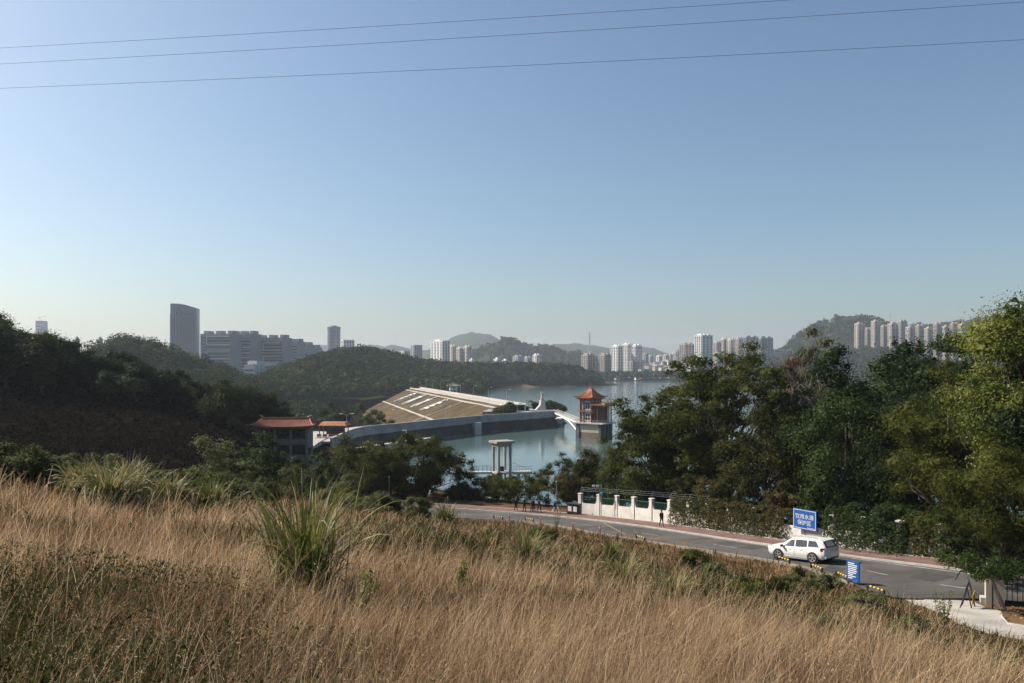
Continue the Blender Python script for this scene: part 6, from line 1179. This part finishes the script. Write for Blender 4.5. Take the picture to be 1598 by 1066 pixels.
    MB().box((2.40, 0, 0.62), (0.06, 0.9, 0.2)).build('grille', black, t)
suv()

# ---------------------------------------------------------------- people
skin = mat('skin', (0.36, 0.21, 0.15), (0.42, 0.25, 0.18), rough=0.6, scale=6); hairm = mat('hair_black', (0.012, 0.010, 0.009), (0.02, 0.018, 0.016), rough=0.6, scale=8)
def cloth(n, c): return mat('cloth_'+n, tuple(v*0.85 for v in c), c, rough=0.9, scale=6, bump=0.1)
CL = dict(black=cloth('black', (0.015, 0.015, 0.017)), teal=cloth('teal', (0.012, 0.045, 0.042)), red=cloth('red', (0.20, 0.018, 0.02)), plum=cloth('plum', (0.085, 0.015, 0.03)), maroon=cloth('maroon', (0.12, 0.014, 0.016)), blue=cloth('blue', (0.02, 0.06, 0.17)), white=cloth('white', (0.62, 0.62, 0.62)), orange=cloth('orange', (0.42, 0.09, 0.04)), grey=cloth('grey', (0.16, 0.16, 0.17)), jean=cloth('jean', (0.03, 0.045, 0.08)), pink=cloth('pink', (0.6, 0.35, 0.4)))
def person(loc, rz, label, top, legs, shoe='black', H=1.66, stride=0.0, pose='walk', hat=None, arms=0.15, group=None):
    """one skinned figure; pose walk/stand/sit/ride"""
    k = H/1.7; J = {}
    def j(n, x, y, z, r): J[n] = (Vector((x, y, z))*k, r*k)
    if pose in ('walk', 'stand'):
        j('pelvis', 0, 0, 0.95, 0.155); j('waist', 0.01, 0, 1.10, 0.135); j('chest', 0.02, 0, 1.30, 0.165); j('neck', 0.02, 0, 1.47, 0.06); j('head0', 0.035, 0, 1.56, 0.085); j('head1', 0.03, 0, 1.64, 0.085)
        for s, n in ((1, 'L'), (-1, 'R')):
            f = s*stride; j('hip'+n, 0, s*0.09, 0.88, 0.105); j('knee'+n, f*0.45+0.03, s*0.10, 0.49, 0.065); j('ankle'+n, f*0.85-0.02, s*0.10, 0.09, 0.045); j('toe'+n, f*0.85+0.15, s*0.115, 0.04, 0.04)
            j('sho'+n, 0.01, s*0.19, 1.40, 0.07); j('elb'+n, -f*0.3+0.0, s*(0.23+arms*0.3), 1.14, 0.048); j('wri'+n, -f*0.5+0.08, s*(0.22+arms*0.2), 0.90, 0.034); j('palm'+n, -f*0.55+0.10, s*(0.22+arms*0.2), 0.83, 0.03)
    else:
        zb = 0.45 if pose == 'sit' else 0.98; lean = 0.08 if pose == 'sit' else 0.30
        if pose == 'sit': zb = 0.18
        j('pelvis', 0, 0, zb, 0.155); j('waist', lean*0.4, 0, zb+0.16, 0.14); j('chest', lean, 0, zb+0.37, 0.16); j('neck', lean*1.35, 0, zb+0.53, 0.06); j('head0', lean*1.5+0.02, 0, zb+0.62, 0.085); j('head1', lean*1.5+0.02, 0, zb+0.70, 0.085)
        for s, n in ((1, 'L'), (-1, 'R')):
            j('hip'+n, 0.03, s*0.10, zb-0.04, 0.105)
            if pose == 'sit': j('knee'+n, 0.36, s*0.16, zb+0.22, 0.065); j('ankle'+n, 0.52, s*0.14, 0.08, 0.045); j('toe'+n, 0.66, s*0.15, 0.04, 0.04)
            else: j('knee'+n, 0.36, s*0.11, zb-0.24+0.09*s, 0.065); j('ankle'+n, 0.16+0.04*s, s*0.12, zb-0.62+0.15*s, 0.045); j('toe'+n, 0.32+0.04*s, s*0.12, zb-0.67+0.15*s, 0.04)
            j('sho'+n, lean, s*0.19, zb+0.46, 0.07)
            if pose == 'sit': j('elb'+n, lean+0.10, s*0.26, zb+0.22, 0.048); j('wri'+n, 0.32, s*0.18, zb+0.25, 0.034); j('palm'+n, 0.38, s*0.17, zb+0.26, 0.03)
            else: j('elb'+n, lean+0.2, s*0.25, zb+0.25, 0.048); j('wri'+n, 0.60, s*0.24, zb+0.10, 0.034); j('palm'+n, 0.66, s*0.24, zb+0.09, 0.03)
    E = [('pelvis', 'waist'), ('waist', 'chest'), ('chest', 'neck'), ('neck', 'head0'), ('head0', 'head1')]
    for n in 'LR':
        E += [('pelvis', 'hip'+n), ('hip'+n, 'knee'+n), ('knee'+n, 'ankle'+n), ('ankle'+n, 'toe'+n), ('chest', 'sho'+n), ('sho'+n, 'elb'+n), ('elb'+n, 'wri'+n), ('wri'+n, 'palm'+n)]
        for q in range(5):
            dv = (J['palm'+n][0]-J['wri'+n][0]).normalized(); sd = Vector((1, 0, 0)) if abs(dv.x) < 0.7 else Vector((0, 1, 0)); ln = (0.075, 0.085, 0.09, 0.08, 0.06)[q]*k; o = sd*((q-2)*0.019*k); th = 0.045*k if q == 0 else 0
            J[f'f{q}{n}'] = (J['palm'+n][0]+dv*(ln*(0.5 if q == 0 else 1))-sd*th+o, 0.009*k); E.append(('palm'+n, f'f{q}{n}'))
    names = list(J); me = bpy.data.meshes.new('body'); me.from_pydata([J[n][0] for n in names], [(names.index(a), names.index(b)) for a, b in E], [])
    o = bpy.data.objects.new('tmp', me); COL.objects.link(o); md = o.modifiers.new('s', 'SKIN'); md.use_smooth_shade = True
    for i, n in enumerate(names): sv = me.skin_vertices[0].data[i]; sv.radius = (J[n][1]*(1.0), J[n][1]*(1.0)); sv.use_root = (n == 'pelvis')
    sb = o.modifiers.new('d', 'SUBSURF'); sb.levels = 1; sb.render_levels = 1
    em = bpy.data.meshes.new_from_object(o.evaluated_get(bpy.context.evaluated_depsgraph_get())); bpy.data.objects.remove(o); em.name = 'person'
    for m_ in (skin, CL[top], CL[legs], CL[shoe]): em.materials.append(m_)
    cls = {}
    for a, b in E:
        c = 1
        if b.startswith(('head', 'neck', 'palm', 'f')) : c = 0
        elif b.startswith('knee') or b.startswith('ankle') or b.startswith('hip'): c = 2
        elif b.startswith('toe'): c = 3
        cls[(a, b)] = c
    segs = [(J[a][0], J[b][0], cls[(a, b)]) for a, b in E]
    for p in em.polygons:
        c = p.center; best = (9, 0)
        for a, b, cc in segs:
            d = b-a; f = max(0, min(1, (c-a).dot(d)/max(d.length_squared, 1e-6))); q = (c-a-d*f).length
            if q < best[0]: best = (q, cc)
        p.material_index = best[1]; p.use_smooth = True
    t = bpy.data.objects.new('person', em); link(t); t.location = loc; t.rotation_euler = (0, 0, rz); tag(t, label, 'person', group)
    hd = J['head1'][0]; hm = MB(); hr = 0.108*k; prof = [(hr*math.cos(a), hr*math.sin(a)*1.05) for a in np.linspace(-0.25, 1.5, 7)]
    hm.lathe(prof, 12, (hd.x-0.018*k, hd.y, hd.z)); hm.build('hair' if not hat else 'hat', hairm if not hat else CL[hat], t, smooth=True)
    h0 = (J['head0'][0]+J['head1'][0])/2
    fm = MB()
    fm.box((h0.x+0.092*k, 0, h0.z-0.01*k), (0.03*k, 0.022*k, 0.04*k)); fm.build('nose', skin, t)
    for s in (-1, 1): MB().box((h0.x+0.082*k, s*0.032*k, h0.z+0.02*k), (0.016*k, 0.02*k, 0.01*k)).build('eye', black, t); MB().box((h0.x, s*0.092*k, h0.z), (0.03*k, 0.02*k, 0.05*k)).build('ear', skin, t)
    MB().box((h0.x+0.083*k, 0, h0.z-0.045*k), (0.012*k, 0.04*k, 0.008*k)).build('mouth', CL['maroon'], t)
    return t
def onside(px, off, zz=0.12):
    L = side(off); i = int(np.argmin(np.abs(CX+F*L[:, 0]/L[:, 1]-px))); tn = unit(FAR[min(i+1, NS-1)]-FAR[max(i-1, 0)]); return L[i]+[0, 0, zz], math.atan2(tn[1], tn[0])
for px, off, lab, tp, lg, sh, H, st, dr in [(811, 0.7, 'person in black walking with white shoes, leftmost of the strollers', 'black', 'black', 'pink', 1.62, 0.18, 0), (818, 0.9, 'person in dark teal jacket walking beside the one in black', 'teal', 'black', 'black', 1.74, 0.15, 0),
        (830, 0.9, 'person in a bright red coat, leftmost of three in red', 'red', 'black', 'black', 1.55, 0.22, 3.14), (835, 1.2, 'person in a plum coat, middle one of three in red', 'plum', 'black', 'black', 1.6, 0.2, 3.14), (840, 0.9, 'person in a maroon coat, rightmost of three in red', 'maroon', 'black', 'black', 1.68, 0.3, 3.14)]:
    p, a = onside(px, off); person(p, a+dr, lab, tp, lg, sh, H, st)
p, a = onside(1028, 0.9); person(p, a+3.14, 'person in dark clothes walking alone beside the white wall', 'black', 'black', 'black', 1.58, 0.2)
p, a = onside(604, 1.2); person(p, a+1.2, 'person in dark jacket standing at the pavement by the slim post', 'jean', 'grey', 'black', 1.7, 0.05)
for px, off, lab, tp, lg, pose, H, hat in [(571, 4.2, 'person in grey sitting on the grass, leftmost of the resting group', 'grey', 'jean', 'sit', 1.7, None), (593, 4.0, 'person in orange sitting on the grass under the bay tree', 'orange', 'black', 'sit', 1.65, None), (597, 4.3, 'person in white sitting beside the one in orange', 'white', 'jean', 'sit', 1.65, None), (679, 2.0, 'person with a white cap standing behind the weeds', 'grey', 'maroon', 'stand', 1.75, 'white'), (702, 4.0, 'person in red with a white hat sitting under the trees', 'red', 'black', 'sit', 1.65, 'white'), (586, 2.6, 'person in dark teal standing at the pavement left of the resting pair', 'teal', 'black', 'stand', 1.6, None)]:
    p, a = onside(px, off); p[2] = gz(p[0], p[1])+0.02 if off > 2.5 else p[2]; person(p, a+1.5, lab, tp, lg, 'black', H, 0.04, pose, hat)
# cyclist
def bicycle():
    p, a = onside(866, 1.3); t = empty('bicycle', p, a+3.14, label='bicycle ridden along the red pavement', cat='bicycle')
    for x in (-0.52, 0.52):
        w_ = empty('wheel', (x, 0, 0.33)); w_.parent = t; MB().tube([(0.32*math.cos(q), 0, 0.32*math.sin(q)) for q in np.linspace(0, 2*math.pi, 25)], 0.022, 5, cap=False).build('tyre', black, w_); sp = MB()
        for q in range(10): sp.tube([(0, 0, 0), (0.31*math.cos(q*0.628), 0, 0.31*math.sin(q*0.628))], 0.005, 3)
        sp.build('spokes', metal, w_)
    f = MB()
    for A, B in [((-0.52, 0, 0.33), (-0.08, 0, 0.3)), ((-0.08, 0, 0.3), (-0.22, 0, 0.82)), ((-0.52, 0, 0.33), (-0.18, 0, 0.72)), ((-0.18, 0, 0.72), (0.36, 0, 0.78)), ((-0.08, 0, 0.3), (0.38, 0, 0.68)), ((0.34, 0, 0.9), (0.52, 0, 0.33))]: f.tube([A, B], 0.022, 6)
    f.build('frame', whitep, t); MB().tube([(0.34, -0.28, 0.98), (0.32, 0, 0.98), (0.34, 0.28, 0.98)], 0.018, 5).build('handlebar', dmetal, t); MB().box((-0.22, 0, 0.85), (0.26, 0.14, 0.06)).build('saddle', black, t, bevel=0.02); MB().box((-0.08, 0, 0.3), (0.16, 0.2, 0.03)).build('pedals', dmetal, t)
    person(np.array(p)+np.array([math.cos(a+3.14)*-0.22, math.sin(a+3.14)*-0.22, 0.0]), a+3.14, 'cyclist in a blue jacket riding the bicycle on the pavement', 'blue', 'jean', 'white', 1.7, 0, 'ride')
bicycle()
# ---------------------------------------------------------------- overhead wires
for k, (a, b) in enumerate([((0, 76), (1215, 0)), ((0, 101), (1598, 4)), ((0, 139), (1598, 63))]):
    f = lambda px: a[1]+(b[1]-a[1])*(px-a[0])/(b[0]-a[0]); pts = []
    for s in np.linspace(-500, 2100, 40):
        q = (s-800)/1300; pts.append(W(s, f(s)+8*(1-q*q)-6, 75-6*q))
    MB().tube(pts, 0.016, 5).build('overhead_wire', dmetal, label=['topmost overhead wire crossing the sky', 'middle overhead wire crossing the sky', 'lowest overhead wire crossing the sky'][k], cat='wire')
# ---------------------------------------------------------------- haze
hm = bpy.data.materials.new('haze_air'); hm.use_nodes = True; n = hm.node_tree
for nd in list(n.nodes):
    if nd.type == 'BSDF_PRINCIPLED': n.nodes.remove(nd)
pv = n.nodes.new('ShaderNodeVolumePrincipled'); pv.inputs['Color'].default_value = (0.78, 0.87, 1.0, 1); pv.inputs['Density'].default_value = HAZE_D; pv.inputs['Anisotropy'].default_value = 0.2
n.links.new(pv.outputs[0], n.nodes['Material Output'].inputs['Volume'])
MB().b2(-7000, 7000, -7000, 7000, -16, 240).build('haze', hm, kind='stuff', label='pale thin haze filling the air over the lake and hills', cat='haze')
